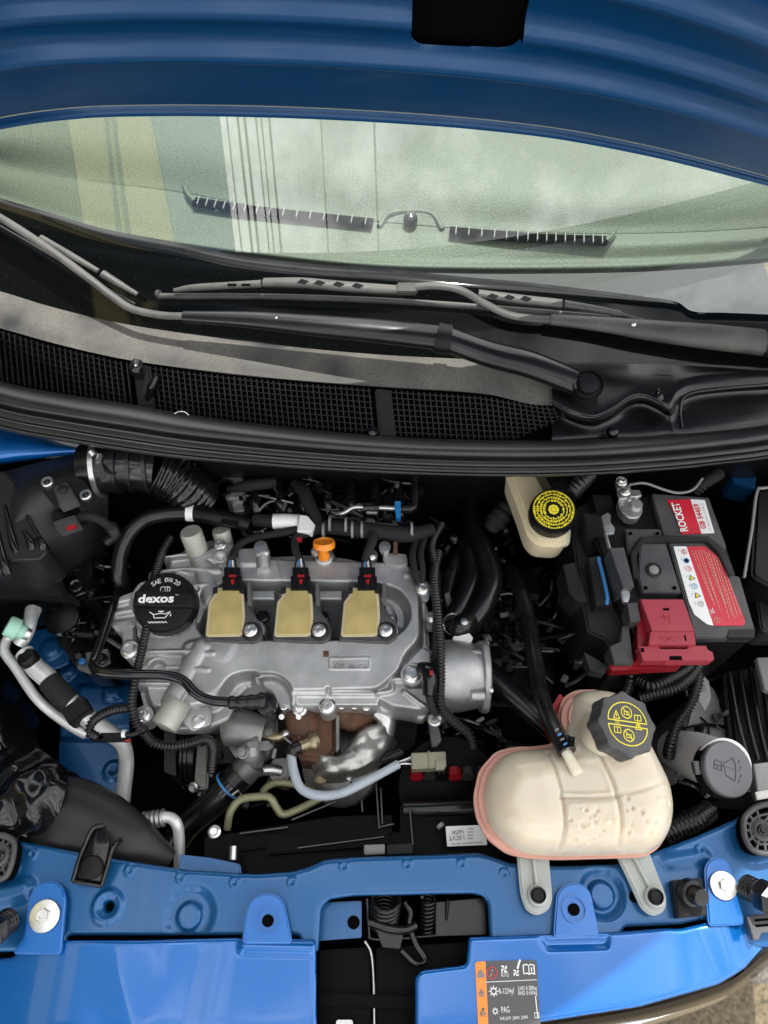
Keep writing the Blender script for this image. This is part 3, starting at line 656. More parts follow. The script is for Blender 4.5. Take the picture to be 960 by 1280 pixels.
tube('release_lever', [at(506, 1128, .765), at(513, 1140, .765), at(512, 1156, .76), at(520, 1180, .755), at(532, 1200, .752), at(520, 1204, .752), at(502, 1188, .752)], .0034, 'black_gloss', latch)
tube('release_cable', [at(456, 1176, .74), at(464, 1192, .735), at(467, 1230, .73), at(468, 1290, .73)], .0018, 'steel', latch, seg=8)
prism('latch_cam', [(470, 1160), (505, 1163), (500, 1186), (478, 1184)], .758, .012, 'black_satin', latch)
# rubber buffers, brackets on the support
def bumper_stop(): pass
# ------------------------------------------------------------------ the engine
eng = thing('engine', 'grey cast aluminium engine with three ignition coils in the middle of the bay', 'engine', at(370, 790, .45))
zc = .800
VC = [(203, 712), (211, 694), (232, 677), (262, 668), (284, 676), (297, 691), (340, 689), (386, 687), (432, 691), (458, 697), (512, 702), (523, 714), (531, 747), (532, 800), (543, 812), (546, 850), (542, 880), (530, 893), (508, 888), (488, 886), (474, 881), (357, 880), (346, 874), (338, 858), (322, 848), (304, 852), (292, 864), (281, 892), (250, 905), (214, 906), (190, 900), (177, 886), (171, 862), (169, 830), (172, 805), (172, 775), (163, 758), (172, 735), (194, 727)]
vf = [('poly', [(212, 700), (262, 680), (290, 700), (512, 706), (526, 745), (527, 803), (508, 822), (500, 838), (470, 858), (356, 862), (338, 846), (318, 838), (290, 848), (272, 880), (215, 890), (188, 886), (180, 860), (180, 800), (200, 760), (205, 730)], .010, zc - .006, .010, 'max'),
      # main plateau
      ('poly', [(262, 712), (296, 700), (512, 707), (524, 745), (525, 802), (506, 822), (500, 842), (474, 866), (357, 869), (342, 855), (320, 843), (290, 848), (272, 872), (236, 872), (230, 806), (262, 800), (246, 780), (246, 745)], .012, zc, .008, 'max'),
      # coil valley
      ('poly', [(250, 752), (258, 741), (300, 733), (470, 735), (496, 742), (508, 756), (511, 776), (500, 793), (478, 801), (262, 801), (248, 784)], .010, zc - .030, .010, 'set'),
      ('poly', [(306, 738), (346, 738), (346, 752), (306, 752)], .003, zc - .008, .006, 'max'),
      ('poly', [(390, 738), (430, 738), (430, 752), (390, 752)], .003, zc - .008, .006, 'max'),
      ('poly', [(474, 748), (488, 752), (494, 766), (488, 784), (474, 790)], .004, zc - .018, .006, 'max'),
      ('circ', (320, 789), .016, zc - .006, .008, 'max'), ('circ', (401, 790), .016, zc - .006, .008, 'max'), ('circ', (485, 790), .016, zc - .006, .008, 'max'),
      ('circ', (490, 772), .004, zc - .01, .006, 'max'),
      # oil filler ring
      ('circ', (207, 757), .056, zc - .010, .006, 'max'), ('circ', (207, 756), .047, zc - .004, .006, 'max'), ('ring', (207, 755), (.043, .003), zc - .001, .004, 'max'),
      # ribs of the timing side
      ('line', [(206, 702), (240, 698), (272, 704)], .0035, zc + .0025, .005, 'max'), ('line', [(200, 720), (232, 716), (276, 718)], .0035, zc + .0025, .005, 'max'), ('line', [(232, 738), (262, 735)], .003, zc + .0025, .005, 'max'),
      ('line', [(176, 819), (230, 818), (268, 821)], .0026, zc + .0025, .004, 'max'), ('line', [(174, 838), (220, 838), (262, 841)], .0026, zc + .0025, .004, 'max'), ('line', [(174, 858), (214, 858)], .0026, zc + .0025, .004, 'max'),
      ('pipe', [(252, 700), (262, 728), (266, 748)], .016, zc + .002, .6, 0), ('pipe', [(254, 812), (238, 838), (216, 878)], .012, zc + .004, .55, 0), ('pipe', [(186, 826), (182, 850)], .012, zc - .004, .5, 0),
      ('circ', (198, 838), .016, zc - .002, .006, 'max'), ('circ', (198, 838), .010, zc - .014, .004, 'set'),
      ('poly', [(296, 690), (334, 688), (338, 700), (330, 712), (300, 712)], .006, zc + .003, .006, 'max'),
      ('circ', (405, 694), .014, zc + .0, .006, 'max'),
      # foot flange, breather recess, cast badge, notches
      ('poly', [(346, 868), (474, 869), (474, 882), (352, 882)], .002, zc - .014, .004, 'max'), ('line', [(357, 866), (380, 868), (474, 868)], .0018, zc - .006, .003, 'max'),
      ('circ', (333, 879), .034, zc - .020, .006, 'set'), ('ring', (333, 879), (.034, .003), zc - .006, .004, 'max'),
      ('poly', [(412, 826), (463, 825), (463, 841), (412, 841)], .002, .0012, .0012, 'add'), ('poly', [(414, 828), (461, 827), (461, 839), (414, 839)], .001, -.0009, .001, 'add'),
      ('poly', [(409, 862), (413, 862), (414, 872), (407, 872)], .001, zc - .012, .003, 'set'),
      ('poly', [(470, 858), (482, 852), (500, 842), (508, 826), (528, 806), (540, 815), (543, 880), (528, 889), (490, 884), (472, 874)], .004, zc - .010, .006, 'max'),
      ('line', [(472, 868), (490, 864), (490, 852), (504, 850)], .0025, zc - .004, .004, 'max'), ('line', [(505, 866), (530, 884)], .0022, zc - .004, .004, 'max'),
      ('poly', [(505, 832), (530, 830), (534, 858), (508, 860)], .004, zc - .016, .006, 'set'), ('circ', (515, 843), .011, zc - .006, .004, 'max'),
      ('poly', [(268, 800), (300, 806), (286, 830), (268, 826)], .006, .0015, .012, 'add'),
      ('ring', (232, 770), (.004, .0015), .002, .003, 'add'), ('circ', (508, 723), .004, .0012, .003, 'add'),
      ('line', [(345, 706), (350, 722), (352, 735)], .002, .0015, .006, 'add'), ('line', [(440, 708), (438, 735)], .002, .0015, .006, 'add')]
cover = field('valve_cover', VC, zc - .030, .0013, 'cast', eng, feats=vf, zref=zc - .012, corner=.004, skirt=.03, angle=180)
text_px('GM', (418, 836), (430, 836), zc + .0004, 7, 'cast_dark', cover, ext=0)
text_px('PA6 >C-3<', (436, 836), (459, 836), zc + .0004, 6, 'cast_dark', cover)
prism('data_code', [(404, 813.5), (411, 813.5), (411, 821), (404, 821)], zc + .0006, .0005, 'rust', cover, r=0, bevel=0)
for p in ((313, 787), (399, 788), (482, 789)): pass
# lower block, timing cover side, head skirt
prism('engine_block', [(190, 720), (500, 715), (528, 760), (530, 860), (470, 862), (340, 862), (270, 880), (195, 880), (182, 800)], zc - .062, .36, 'cast_dark', eng, r=.01, bevel=.006)
prism('cylinder_head', [(185, 712), (515, 712), (535, 760), (540, 872), (340, 864), (275, 893), (190, 893), (178, 800)], zc - .040, .10, 'cast_dark', eng, r=.008, bevel=.004)
# mount bracket on the left
brk = field('mount_bracket', [(138, 764), (150, 746), (176, 736), (196, 742), (190, 760), (176, 765), (166, 775), (166, 800), (178, 812), (172, 826), (158, 826), (152, 812), (154, 792), (148, 783), (138, 783)], zc - .010, .0015, 'cast', eng,
      feats=[('line', [(148, 758), (180, 750)], .004, -.006, .005, 'add'), ('line', [(146, 772), (168, 768)], .004, -.006, .005, 'add'), ('circ', (163, 813), .013, .006, .004, 'add')], skirt=.05, corner=.005)
bolt(at(163, 812, zc - .003), (0, 0, 1), .0125, 'bolt_steel', brk)
bolt(at(164, 781, zc - .009), (0, 0, 1), .005, 'cast', brk)
# oil filler cap
oc = at(205, 752, zc + .022); ax = Vector((-.05, -.10, 1)).normalized()
cap = lathe('oil_filler_cap', [(.0405, -.022), (.0405, -.006), (.0400, -.0015), (.0388, 0), (.036, .0005), (0, .0005)], oc, ax, 'black', eng, 64, lobe=lambda a: 1 + .010 * math.cos(a * 32))
xd = Vector((1, 0, 0.05)).normalized(); yd = ax.cross(xd).normalized()
gp = [oc + ax * .0006 + xd * (a * .037) + yd * (b * .0095 + .0015 - a * .002) for a, b in ((-1, 1), (-.6, 1.05), (0, 1.1), (.6, 1.05), (1, 1), (1, -1), (.6, -1.05), (0, -1.1), (-.6, -1.05), (-1, -1))]
grip = slab('cap_grip', [p + ax * .0075 for p in rnd(gp, .004)], -ax * .009, 'black', cap, .002, 3, grow=1.10)
def arc_text(s, c, r, a0, a1, h, m, par):
    for i, chh in enumerate(s):
        a = a0 + (a1 - a0) * (i + .5) / len(s)
        if chh == ' ': continue
        rad = xd * math.sin(a) + yd * math.cos(a); tg = xd * math.cos(a) - yd * math.sin(a)
        letters(chh, c + rad * r - tg * (h * .32), tg, rad, h, m, par, width=h * (1.05 if chh == 'W' else .66 if chh not in 'Iil1-' else .4))
arc_text('SAE 0W-20', oc + ax * .0008, .0262, R(-40), R(40), .0062, 'label_white', cap)
letters('dexos', oc + ax * .0076 - xd * .0315 - yd * .0035, xd, yd, .0108, 'label_white', grip, width=.047, bold=.035)
letters('TM', oc + ax * .0076 + xd * .0165 + yd * .005, xd, yd, .0018, 'label_white', grip, width=.004)
def line2(pts, w_, m, par, c=oc, x_=None, y_=None, n_=None, nm='mark', closed=False):
    """thin printed line mark in the plane (x_, y_) around c; points in millimetres"""
    x_ = x_ or xd; y_ = y_ or yd; n_ = n_ or ax
    P = [Vector(c) + x_ * (p[0] * .001) + y_ * (p[1] * .001) for p in pts]
    if closed: P.append(P[0])
    V = []; Fc = []
    for a, b in zip(P[:-1], P[1:]):
        d = (b - a).normalized(); s_ = d.cross(n_).normalized() * w_ * .0005; k = len(V)
        V += [a - s_ - d * w_ * .0004, a + s_ - d * w_ * .0004, b + s_ + d * w_ * .0004, b - s_ + d * w_ * .0004]
        V[k:] = [q + n_ * (.00012 * (len(V) // 4 % 3)) for q in V[k:]]; Fc.append([k, k + 1, k + 2, k + 3])
    return mesh(nm, V, Fc, m, par, 180)
def ring2(c, r, w_, m, par, x_=None, y_=None, n_=None, cc=(0, 0), n=20, ry=None):
    return line2([(cc[0] + r * math.cos(2 * math.pi * i / n), cc[1] + (ry or r) * math.sin(2 * math.pi * i / n)) for i in range(n)], w_, m, par, c, x_, y_, n_, closed=True)
o1 = oc + ax * .0009
line2([(-6, 13), (-6, 19), (-2.5, 20), (0, 19), (2.5, 20), (6, 19), (6, 13), (2.5, 14), (0, 13), (-2.5, 14), (-6, 13)], 1.0, 'label_white', cap, o1); line2([(0, 13), (0, 19)], .8, 'label_white', cap, o1); line2([(3, 15.5), (3, 18)], 1.2, 'label_white', cap, o1)
line2([(-17, -14), (-12, -17), (-10, -22), (4, -22), (10, -14), (4, -17), (-2, -16), (-11, -17.5)], 1.1, 'label_white', cap, o1); line2([(-5, -13.5), (1, -13.5)], 1.6, 'label_white', cap, o1); line2([(-2, -13.5), (-2, -16)], 1, 'label_white', cap, o1); line2([(11, -17), (11, -19.5)], 1.3, 'label_white', cap, o1)
line2([(-17 + i * 2.2, -27 - (i % 2) * 1.8) for i in range(12)], 1.0, 'label_white', cap, o1)
# ignition coils
def coil(dx, lab):
    z = .812; sh = lambda P: [(a + dx, b) for a, b in P]
    c = bpy.data.objects.new('ignition_coil', None); c.empty_display_size = .01; place(c, 'ignition_coil', eng, at(283 + dx, 765, zc)); 
    prism('coil_body', sh([(255, 798), (260, 751), (266, 745), (267, 733), (305, 733), (306, 748), (311, 757), (326, 780), (328, 794), (319, 801), (300, 801)]), z, .030, 'grey_plastic', c, r=.0025, bevel=.002)
    hd = prism('resin_top', sh([(259, 792), (263, 753), (269, 746), (270, 736), (301, 736), (303, 750), (304, 770), (302, 791), (298, 793), (262, 794)]), z + .0022, .004, 'coil_resin', c, r=.0015, bevel=.0016)
    prism('resin_rim', sh([(257, 794), (261, 752), (267, 745), (268, 734.5), (303, 734.5), (305, 750), (306, 770), (304, 793), (299, 795.5), (260, 796)]), z + .0012, .004, 'coil_rim', c, r=.0015, bevel=.0008)
    prism('coil_ear', sh([(266, 734), (272, 733), (272, 741), (266, 742)]), z + .003, .01, 'case_black', c, r=.001, bevel=.001)
    prism('coil_ear', sh([(299, 733), (305, 733), (305, 742), (299, 741)]), z + .003, .01, 'case_black', c, r=.001, bevel=.001)
    prism('retaining_fin', sh([(309, 728), (313, 728), (314, 757), (309, 756)]), z + .002, .03, 'cast_dark', c, r=.001, bevel=.001)
    cn_ = prism('connector', sh([(278, 737), (278, 720), (280, 720), (280, 709), (300, 709), (300, 720), (302, 720), (302, 737)]), z + .006, .018, 'black', c, r=.0003, bevel=.0012)
    prism('connector_lip', sh([(278, 727), (302, 727), (302, 722), (278, 722)]), z + .008, .006, 'black_satin', c, r=.001, bevel=.0008)
    prism('red_lock', sh([(286, 718), (295, 718), (295, 721), (286, 721)]), z + .0085, .004, 'red_clip', c, r=.0005, bevel=.0006)
    prism('red_lock', sh([(288, 724), (293, 724), (292, 729), (289, 729)]), z + .0095, .004, 'red_clip', c, r=.0005, bevel=.0006)
    for k, mm in enumerate(('black', 'ink_blue', 'white', 'black')):
        tube('wire', [at(283 + dx + k * 4.2, 712, z), at(284 + dx + k * 3.5, 704, z + .002), at(287 + dx + k * 1.6, 694, z + .003)], .0011, mm, c, seg=6)
    lathe('bolt_boss', [(.013, -.02), (.013, 0), (.011, .001), (0, .001)], at(314 + dx, 789, z + .0005), UP, 'case_black', c, 24)
    bolt(at(313 + dx, 788, z + .001), UP, .0088, 'bolt_steel', c)
for dx in (0, 85.5, 169): coil(dx, '')
for px, py in ((329, 772), (403.5, 773)):
    lathe('plug_grommet', [(.0085, 0), (.0085, .006), (.006, .007), (.0055, .004), (0, .004)], at(px, py, zc - .022), UP, 'rubber', cover, 24)
for a, b in ((318, 344), (404, 430)):
    pass
prism('valley_plate', [(254, 760), (490, 758), (498, 772), (490, 793), (470, 800), (264, 800), (252, 786)], zc - .026, .006, 'grey_plastic', cover, r=.006)
# cover screws
for p, rr in (((463, 694), .008), ((515, 843), .0115), ((541, 772), .007), ((527, 735), .0095), ((409, 883), .0085), ((180, 893), .009)):
    zz = zc - .002 if p[1] < 880 else zc - .014
    lathe('screw_boss', [(rr * 1.25, -.03), (rr * 1.25, 0), (0, 0)], at(*p, zz), UP, 'cast', cover, 24); bolt(at(*p, zz), UP, rr, 'bolt_steel', cover)
for p in ((355, 882), (427, 881), (443, 881), (458, 883)):
    lathe('foot_stud', [(.0055, -.02), (.0055, 0), (.0045, .001), (0, .001)], at(*p, zc - .028), UP, 'bolt_steel', cover, 20)
prism('rear_bracket', [(478, 690), (508, 692), (510, 706), (496, 708), (480, 704)], zc + .004, .02, 'cast', eng, r=.003)
lathe('rear_stud', [(.006, 0), (.006, .010), (.008, .011), (.008, .017), (0, .018)], at(481, 690, zc + .004), UP, 'steel', eng, 16)
lathe('rear_stud', [(.003, 0), (.003, .03), (0, .03)], at(494, 692, zc + .004), UP, 'rust', eng, 12)
lathe('rear_sensor', [(.010, 0), (.010, .012), (.006, .014), (.006, .022), (.009, .023), (.009, .026), (0, .027)], at(329, 694, zc), UP, 'steel', cover, 20)
tube('rear_sensor', [at(329, 696, zc + .004), at(329, 712, zc + .003)], [.0105, .009], 'cast', cover)
# camshaft solenoids
def solenoid(a, b, r, z0, z1):
    A, B = at(*a, z0), at(*b, z1); d = (B - A).normalized(); Lg = (B - A).length
    return lathe('camshaft_solenoid', [(r * .9, -.004), (r, 0), (r, Lg - .003), (r * .93, Lg), (r * .5, Lg + .0005), (0, Lg + .0005)], A, d, 'solenoid', eng, 32)
solenoid((250, 697), (238, 664), .0148, zc - .006, zc + .036); solenoid((283, 690), (276, 662), .0125, zc - .02, zc + .012)
solenoid((222, 880), (205, 908), .0165, zc - .004, zc - .004)
prism('solenoid_clamp', [(238, 698), (268, 684), (283, 678), (296, 684), (288, 696), (272, 700), (262, 694), (242, 702)], zc + .012, .006, 'cast', eng, r=.003)
bolt(at(275, 681, zc + .012), UP, .008, 'steel', eng); lathe('clamp_boss', [(.0095, 0), (.0095, .022), (.007, .024), (.004, .02), (0, .02)], at(278, 697, zc - .006), (.1, -.4, 1), 'cast', eng, 24)
prism('solenoid_clamp', [(212, 873), (236, 880), (264, 884), (262, 906), (240, 914), (226, 900), (210, 884)], zc - .014, .01, 'cast', eng, r=.004)
bolt(at(248, 902, zc - .014), UP, .0085, 'bolt_steel', eng)
bolt(at(177, 896, zc - .03), UP, .010, 'steel', eng)
# dipstick handle and tube
dip = bpy.data.objects.new('dipstick', None); dip.empty_display_size = .01; place(dip, 'dipstick', eng, at(405, 694, zc))
lathe('dipstick_handle', [(.0135, -.004), (.0148, -.003), (.0148, .004), (.0138, .0055), (.011, .0055), (.0105, .004), (0, .004)], at(405, 681, zc + .030), (0, .62, .78), 'orange', dip, 40)
lathe('dipstick_plug', [(.008, -.004), (.0085, .004), (.006, .012), (.005, .024), (0, .025)], at(405, 696, zc + .002), (0, .15, 1), 'orange', dip, 24)
lathe('dipstick_collar', [(.0125, -.004), (.0125, .003), (.010, .004), (0, .004)], at(405, 697, zc), UP, 'steel', dip, 28)
lathe('dipstick_stop', [(.005, 0), (.005, .008), (0, .009)], at(394, 692, zc + .01), UP, 'cast', dip, 14)
# thermostat / pump housing at the right end
A, B = at(556, 845, .765), at(600, 845, .762); d = (B - A).normalized()
lathe('pump_housing', [(.046, -.01), (.047, .006), (.046, .02), (.043, .034), (.041, .044), (.041, .050)], A, d, 'cast', eng, 48)
fl_ = lathe('pump_flange', [(.044, 0), (.046, .002), (.046, .008), (.044, .010), (0, .010)], A + d * .044, d, 'cast', eng, 48, lobe=lambda a: 1 + .10 * max(0, math.cos(a * 3 + .4)) ** 3)
for a in (.5, 2.3, 4.4): bolt(A + d * .053 + Vector((0, math.cos(a), math.sin(a))) * .043, d, .006, 'bolt_steel', fl_)
for yy in (818, 870): tube('flange_ear', [at(588, yy, .795), at(604, yy, .792)], .0075, 'cast', eng)
prism('pump_block', [(540, 812), (560, 806), (590, 806), (592, 824), (560, 880), (540, 880)], .775, .10, 'cast', eng, r=.006, bevel=.004)
prism('sensor_plate', [(566, 795), (586, 790), (592, 797), (588, 803), (566, 803)], .782, .02, 'white', eng, r=.003)
# coolant outlet and water pipes in front
tube('outlet_housing', [at(282, 912, .735), at(300, 910, .738), at(330, 916, .735)], [.022, .024, .022], 'cast_dark', eng)
tube('outlet_housing', [at(312, 915, .742), at(315, 940, .725), at(312, 958, .705)], [.014, .018, .016], 'cast_dark', eng)
tube('outlet_neck', [at(318, 950, .715), at(300, 970, .70), at(285, 985, .69)], [.020, .019, .018], 'cast_dark', eng)
tube('outlet_sensor', [at(330, 918, .74), at(345, 921, .745), at(354, 920, .745)], [.007, .006, .005], 'brass', eng)
tube('water_pipe', [at(352, 920, .74), at(362, 915, .735), at(378, 908, .72)], .006, 'steel', eng)
tube('outlet_tower', [at(316, 938, .745), at(316, 930, .755)], [.010, .007], 'cast', eng)
prism('outlet_flange', [(285, 895), (345, 890), (348, 912), (340, 935), (330, 948), (296, 950), (280, 925)], .720, .05, 'cast_dark', eng, r=.008, bevel=.004)
prism('pump_body', [(340, 948), (362, 946), (362, 972), (350, 978), (336, 972)], .70, .06, 'cast_dark', eng, r=.006, bevel=.003)
tube('water_pipe', [at(322, 964, .705), at(340, 962, .705), at(350, 964, .70)], .007, 'steel', eng)
prism('accessory_bracket', [(246, 934), (260, 930), (260, 985), (242, 988)], .66, .05, 'cast_dark', eng, r=.004, bevel=.003)
bolt(at(242, 984, .665), (-.3, -.5, 1), .007, 'steel', eng)
prism('drive_belt', [(205, 912), (220, 912), (220, 970), (205, 965)], .66, .10, 'rubber', eng, r=.002)
for i in range(3): lathe('pulley', [(.045 - .002 * i, 0), (.045 - .002 * i, .003), (.041, .004), (.041, .006)], at(234, 945, .62) + Vector((.006 * i, 0, 0)), (1, 0, 0), 'black_satin', eng, 40)
# exhaust manifold, heat shield, lambda probe
ex_ = bpy.data.objects.new('exhaust_manifold', None); ex_.empty_display_size = .01; place(ex_, 'exhaust_manifold', eng, at(430, 920, .66))
tube('manifold_runner', [at(372, 878, .745), at(380, 905, .735), at(396, 935, .71)], [.020, .023, .024], 'rust', ex_, seg=22)
tube('manifold_runner', [at(420, 890, .74), at(440, 898, .735), at(462, 892, .73)], [.014, .017, .013], 'rust', ex_, seg=20)
tube('manifold_runner', [at(472, 888, .74), at(482, 900, .735), at(478, 925, .72)], [.012, .014, .014], 'steel', ex_, seg=20)
prism('manifold_flange', [(362, 884), (395, 884), (420, 892), (420, 940), (405, 952), (372, 948), (366, 920)], .748, .08, 'rust', ex_, r=.008, bevel=.008, seg=3)
prism('manifold_seam', [(420, 892), (424, 892), (424, 936), (420, 940)], .752, .04, 'cast_dark', ex_, r=.001)
shield = loft('heat_shield', [ats([(384, 944, .705), (400, 941, .735), (423, 944, .742), (440, 925, .742), (455, 908, .742), (480, 906, .735)]),
     ats([(388, 950, .715), (402, 946, .748), (425, 946, .750), (442, 930, .752), (458, 913, .752), (482, 908, .742)]),
     ats([(390, 962, .718), (405, 958, .745), (424, 958, .752), (445, 945, .755), (466, 928, .75), (486, 912, .738)]),
     ats([(396, 972, .718), (408, 971, .736), (430, 968, .745), (454, 960, .748), (478, 942, .742), (492, 920, .728)]),
     ats([(402, 979, .69), (412, 980, .70), (432, 977, .71), (458, 968, .71), (484, 950, .71), (497, 928, .70)])], 'foil', ex_, n=8, k=10, thick=.0015, angle=22,
     zoff=lambda p: p + UP * (.0045 * abs(math.sin(p.x * 85 + p.y * 70)) + .0030 * abs(math.sin(p.x * 60 - p.y * 130 + 1)) - .003))
bolt(at(401, 973, .722), (0, -.4, 1), .008, 'brass', ex_); bolt(at(375, 886, .765), (0, -.2, 1), .0095, 'steel', ex_)
lathe('manifold_stud', [(.0035, 0), (.0035, .016), (0, .016)], at(375, 893, .755), (0, -.5, 1), 'steel', ex_, 12)
lathe('manifold_stud', [(.0035, 0), (.0035, .016), (0, .016)], at(354, 893, .755), (0, -.5, 1), 'steel', ex_, 12)
lathe('catalytic_converter', [(.052, -.10), (.054, -.05), (.050, 0), (.03, .012), (0, .014)], at(425, 958, .685), (0, -.2, 1), 'cast_dark', ex_, 36)
A, B = at(394, 926, .742), at(374, 934, .752); d = (B - A).normalized()
pb = lathe('oxygen_probe', [(.013, 0), (.0135, .006), (.011, .010), (.009, .012), (.009, .018), (.0085, .026), (0, .027)], A, d, 'brass', ex_, 24, lobe=None)
tube('oxygen_probe_boot', [B, at(367, 937, .755), at(364, 945, .755)], [.009, .0085, .007], 'rubber', ex_)
tube('probe_cable', [at(364, 944, .755), at(367, 964, .757), at(376, 985, .758), (at(396, 994, .758)), at(425, 992, .758), at(455, 978, .758), at(478, 966, .757), at(498, 955, .755)], [.0058, .0060, .0056, .0060, .0055, .0058, .0054, .0056], 'sleeve', ex_, seg=12)
pc = prism('probe_connector', [(514, 941), (557, 939), (558, 959), (515, 961)], .762, .022, 'grey_conn', ex_, r=.002, bevel=.002)
prism('probe_connector_band', [(535, 938.5), (537, 938.5), (537, 960.5), (535, 960.5)], .763, .023, 'olive', ex_, r=0, bevel=.0005)
prism('probe_connector', [(545, 950), (558, 950), (555, 962), (545, 962)], .766, .008, 'grey_conn', ex_, r=.001, bevel=.001)
for k in range(4): tube('probe_wire', [at(497, 953 + k, .755), at(505, 950 + k * 1.5, .757), at(515, 946 + k * 3, .753)], .0011, ('label_white', 'ink_grey', 'black', 'label_white')[k], ex_, seg=6)
tube('probe_stub', [at(478, 950, .735), at(490, 945, .738), at(502, 940, .735)], [.006, .007, .006], 'rubber', ex_, corr=(.003, .0006))
tube('heat_pipe', [at(434, 975, .72), at(446, 962, .722), at(462, 955, .722)], [.006, .0045, .005], 'steel', ex_, corr=(.008, .0008))
prism('harness_clip', [(533, 892), (553, 892), (556, 902), (548, 906), (552, 925), (546, 932), (540, 932), (536, 906)], .772, .010, 'grey_plastic', eng, r=.002)
lathe('clip_nut', [(.0085, 0), (.0085, .006), (.006, .007), (.0045, .005), (0, .005)], at(543, 901, .773), UP, 'steel', eng, 24)
# intake manifold behind the cover, in the dark
im = bpy.data.objects.new('intake_manifold', None); im.empty_display_size = .01; place(im, 'intake_manifold', eng, at(410, 630, .72))
prism('manifold_plenum', [(300, 598), (520, 606), (520, 668), (300, 668)], .755, .14, 'black_gloss', im, r=.01, bevel=.008)
for i in range(7):
    x = 318 + i * 30
    tube('intake_runner', [at(x, 600, .79), at(x + 1, 625, .80), at(x + 2, 650, .785), at(x + 2, 672, .76)], [.008, .009, .009, .007], 'black_gloss', im, seg=10)
    lathe('runner_screw', [(.004, 0), (.004, .004), (0, .005)], at(x + 14, 633 + (i % 3) * 6, .775), UP, 'steel', im, 12)
for yy in (612, 628, 645): tube('manifold_rib', [at(305, yy, .77), at(400, yy + 2, .775), at(515, yy + 6, .77)], .0025, 'black_gloss', im, seg=6)
prism('throttle_body', [(273, 584), (303, 582), (308, 622), (282, 625)], .80, .06, 'cast', eng, r=.006, bevel=.004)
prism('throttle_flange', [(270, 582), (310, 582), (315, 590), (272, 592)], .805, .008, 'cast', eng, r=.002, bevel=.001)
lathe('throttle_port', [(.014, 0), (.014, .003), (.011, .003), (.010, 0)], at(281, 610, .801), UP, 'black_satin', eng, 24)
prism('throttle_body', [(290, 625), (305, 622), (306, 638), (292, 640)], .79, .03, 'cast', eng, r=.003)
tube('purge_pipe', [at(415, 642, .80), at(428, 642, .805), at(440, 635, .807), at(455, 634, .807), at(482, 635, .807), at(500, 636, .806)], .0040, 'steel', im)
tube('purge_valve', [at(455, 635, .807), at(463, 635, .808), at(473, 635, .807)], .010, 'black_gloss', im)
box('purge_band', at(465, 641, .815), (.008, 0, 0), (0, .0022, 0), (0, 0, .003), 'steel', im, .001)
tube('purge_hose', [at(498, 636, .806), at(512, 636, .806), at(518, 632, .806)], .0065, 'rubber', im); tube('purge_hose', [at(518, 633, .806), at(519, 615, .81), at(519, 590, .815)], .0052, 'rubber', im)
prism('blue_latch', [(493, 626), (501, 626), (501, 646), (495, 646)], .822, .014, 'blue_clip', im, r=.001, bevel=.001)
tube('sensor_pipe', [at(447, 655, .80), at(470, 655, .803), at(500, 658, .80)], .0022, 'steel', im, seg=8)
prism('yellow_tag', [(446, 651), (456, 651), (456, 658), (446, 658)], .81, .008, 'brass', im, r=.001)
# ------------------------------------------------------------------ battery
zb = .850
bat = thing('battery', 'black car battery with red and white labels and red terminal cover', 'battery', at(850, 720, .66))
prism('battery_case', [(733, 642), (812, 617), (886, 621), (908, 682), (943, 786), (942, 797), (868, 799), (800, 806), (770, 745)], zb - .012, .185, 'black', bat, r=.004, bevel=.003)
rear = prism('battery_lid', [(815, 617), (886, 622), (908, 683), (906, 692), (880, 672), (830, 670)], zb - .002, .012, 'grey_plastic', bat, r=.002, bevel=.0015)
lid2 = prism('battery_lid', [(836, 678), (880, 678), (898, 688), (912, 717), (925, 721), (944, 787), (943, 797), (869, 798)], zb, .014, 'grey_plastic', bat, r=.002, bevel=.0015)
prism('lid_chamfer', [(911, 787), (944, 786), (943, 797), (909, 797)], zb + .0012, .012, 'case_black', bat, r=.001, bevel=.001)
eye = prism('vent_cover', [(800, 679), (806, 676), (832, 677), (852, 741), (804, 741), (798, 722)], zb - .001, .014, 'grey_plastic', bat, r=.002, bevel=.0015)
lathe('charge_eye', [(.0105, 0), (.0105, .0015), (.0085, .002), (.0075, .001), (.006, .001)], at(817, 713, zb - .001), UP, 'case_black', bat, 28)
lathe('charge_eye_window', [(.0065, 0), (.006, .0025), (0, .0032)], at(817, 713, zb - .001), UP, 'ink_grey', bat, 24)
prism('carry_handle', [(792, 723), (788, 692), (803, 670), (886, 670), (906, 686), (919, 717), (912, 720), (898, 691), (884, 676.5), (806, 677), (796, 694), (799, 723)], zb + .006, .012, 'case_black', bat, r=.0015, bevel=.0015)
prism('front_lid', [(782, 661), (826, 661), (829, 671), (800, 672), (790, 690), (793, 725), (788, 725)], zb - .004, .012, 'grey_plastic', bat, r=.002, bevel=.0015)
for p in ((788, 667), (822, 667), (807, 735), (843, 735)): lathe('lid_pin', [(.0026, 0), (.0026, .0008), (0, .0008)], at(*p, zb - .0005), UP, 'void', bat, 14)
l1 = prism('maker_label', [(834, 625), (863, 624), (877, 667), (852, 668), (845, 645)], zb - .0006, .0012, 'label_red', bat, r=.001, bevel=0)
l1w = prism('maker_label', [(863, 624), (881, 625), (893, 666), (877, 667)], zb - .0006, .0012, 'label_white', bat, r=.001, bevel=0)
def slant(s, a, b, z, h, m, par, **k):
    A, B = at(*a, z), at(*b, z); x_ = B - A; y_ = Vector((-x_.y, x_.x, 0)); return letters(s, A, x_, y_, h, m, par, width=x_.length, **k)
slant('ROCKET', (860, 664), (848, 628), zb, .0100, 'label_white', l1, bold=.03)
slant('GB 54459', (883, 661), (873, 630), zb, .0072, 'ink_red', l1w, bold=.02)
slant('12V 44AH (20HR) CCA 440A EN', (889, 663), (878, 629), zb, .0022, 'ink_grey', l1w)
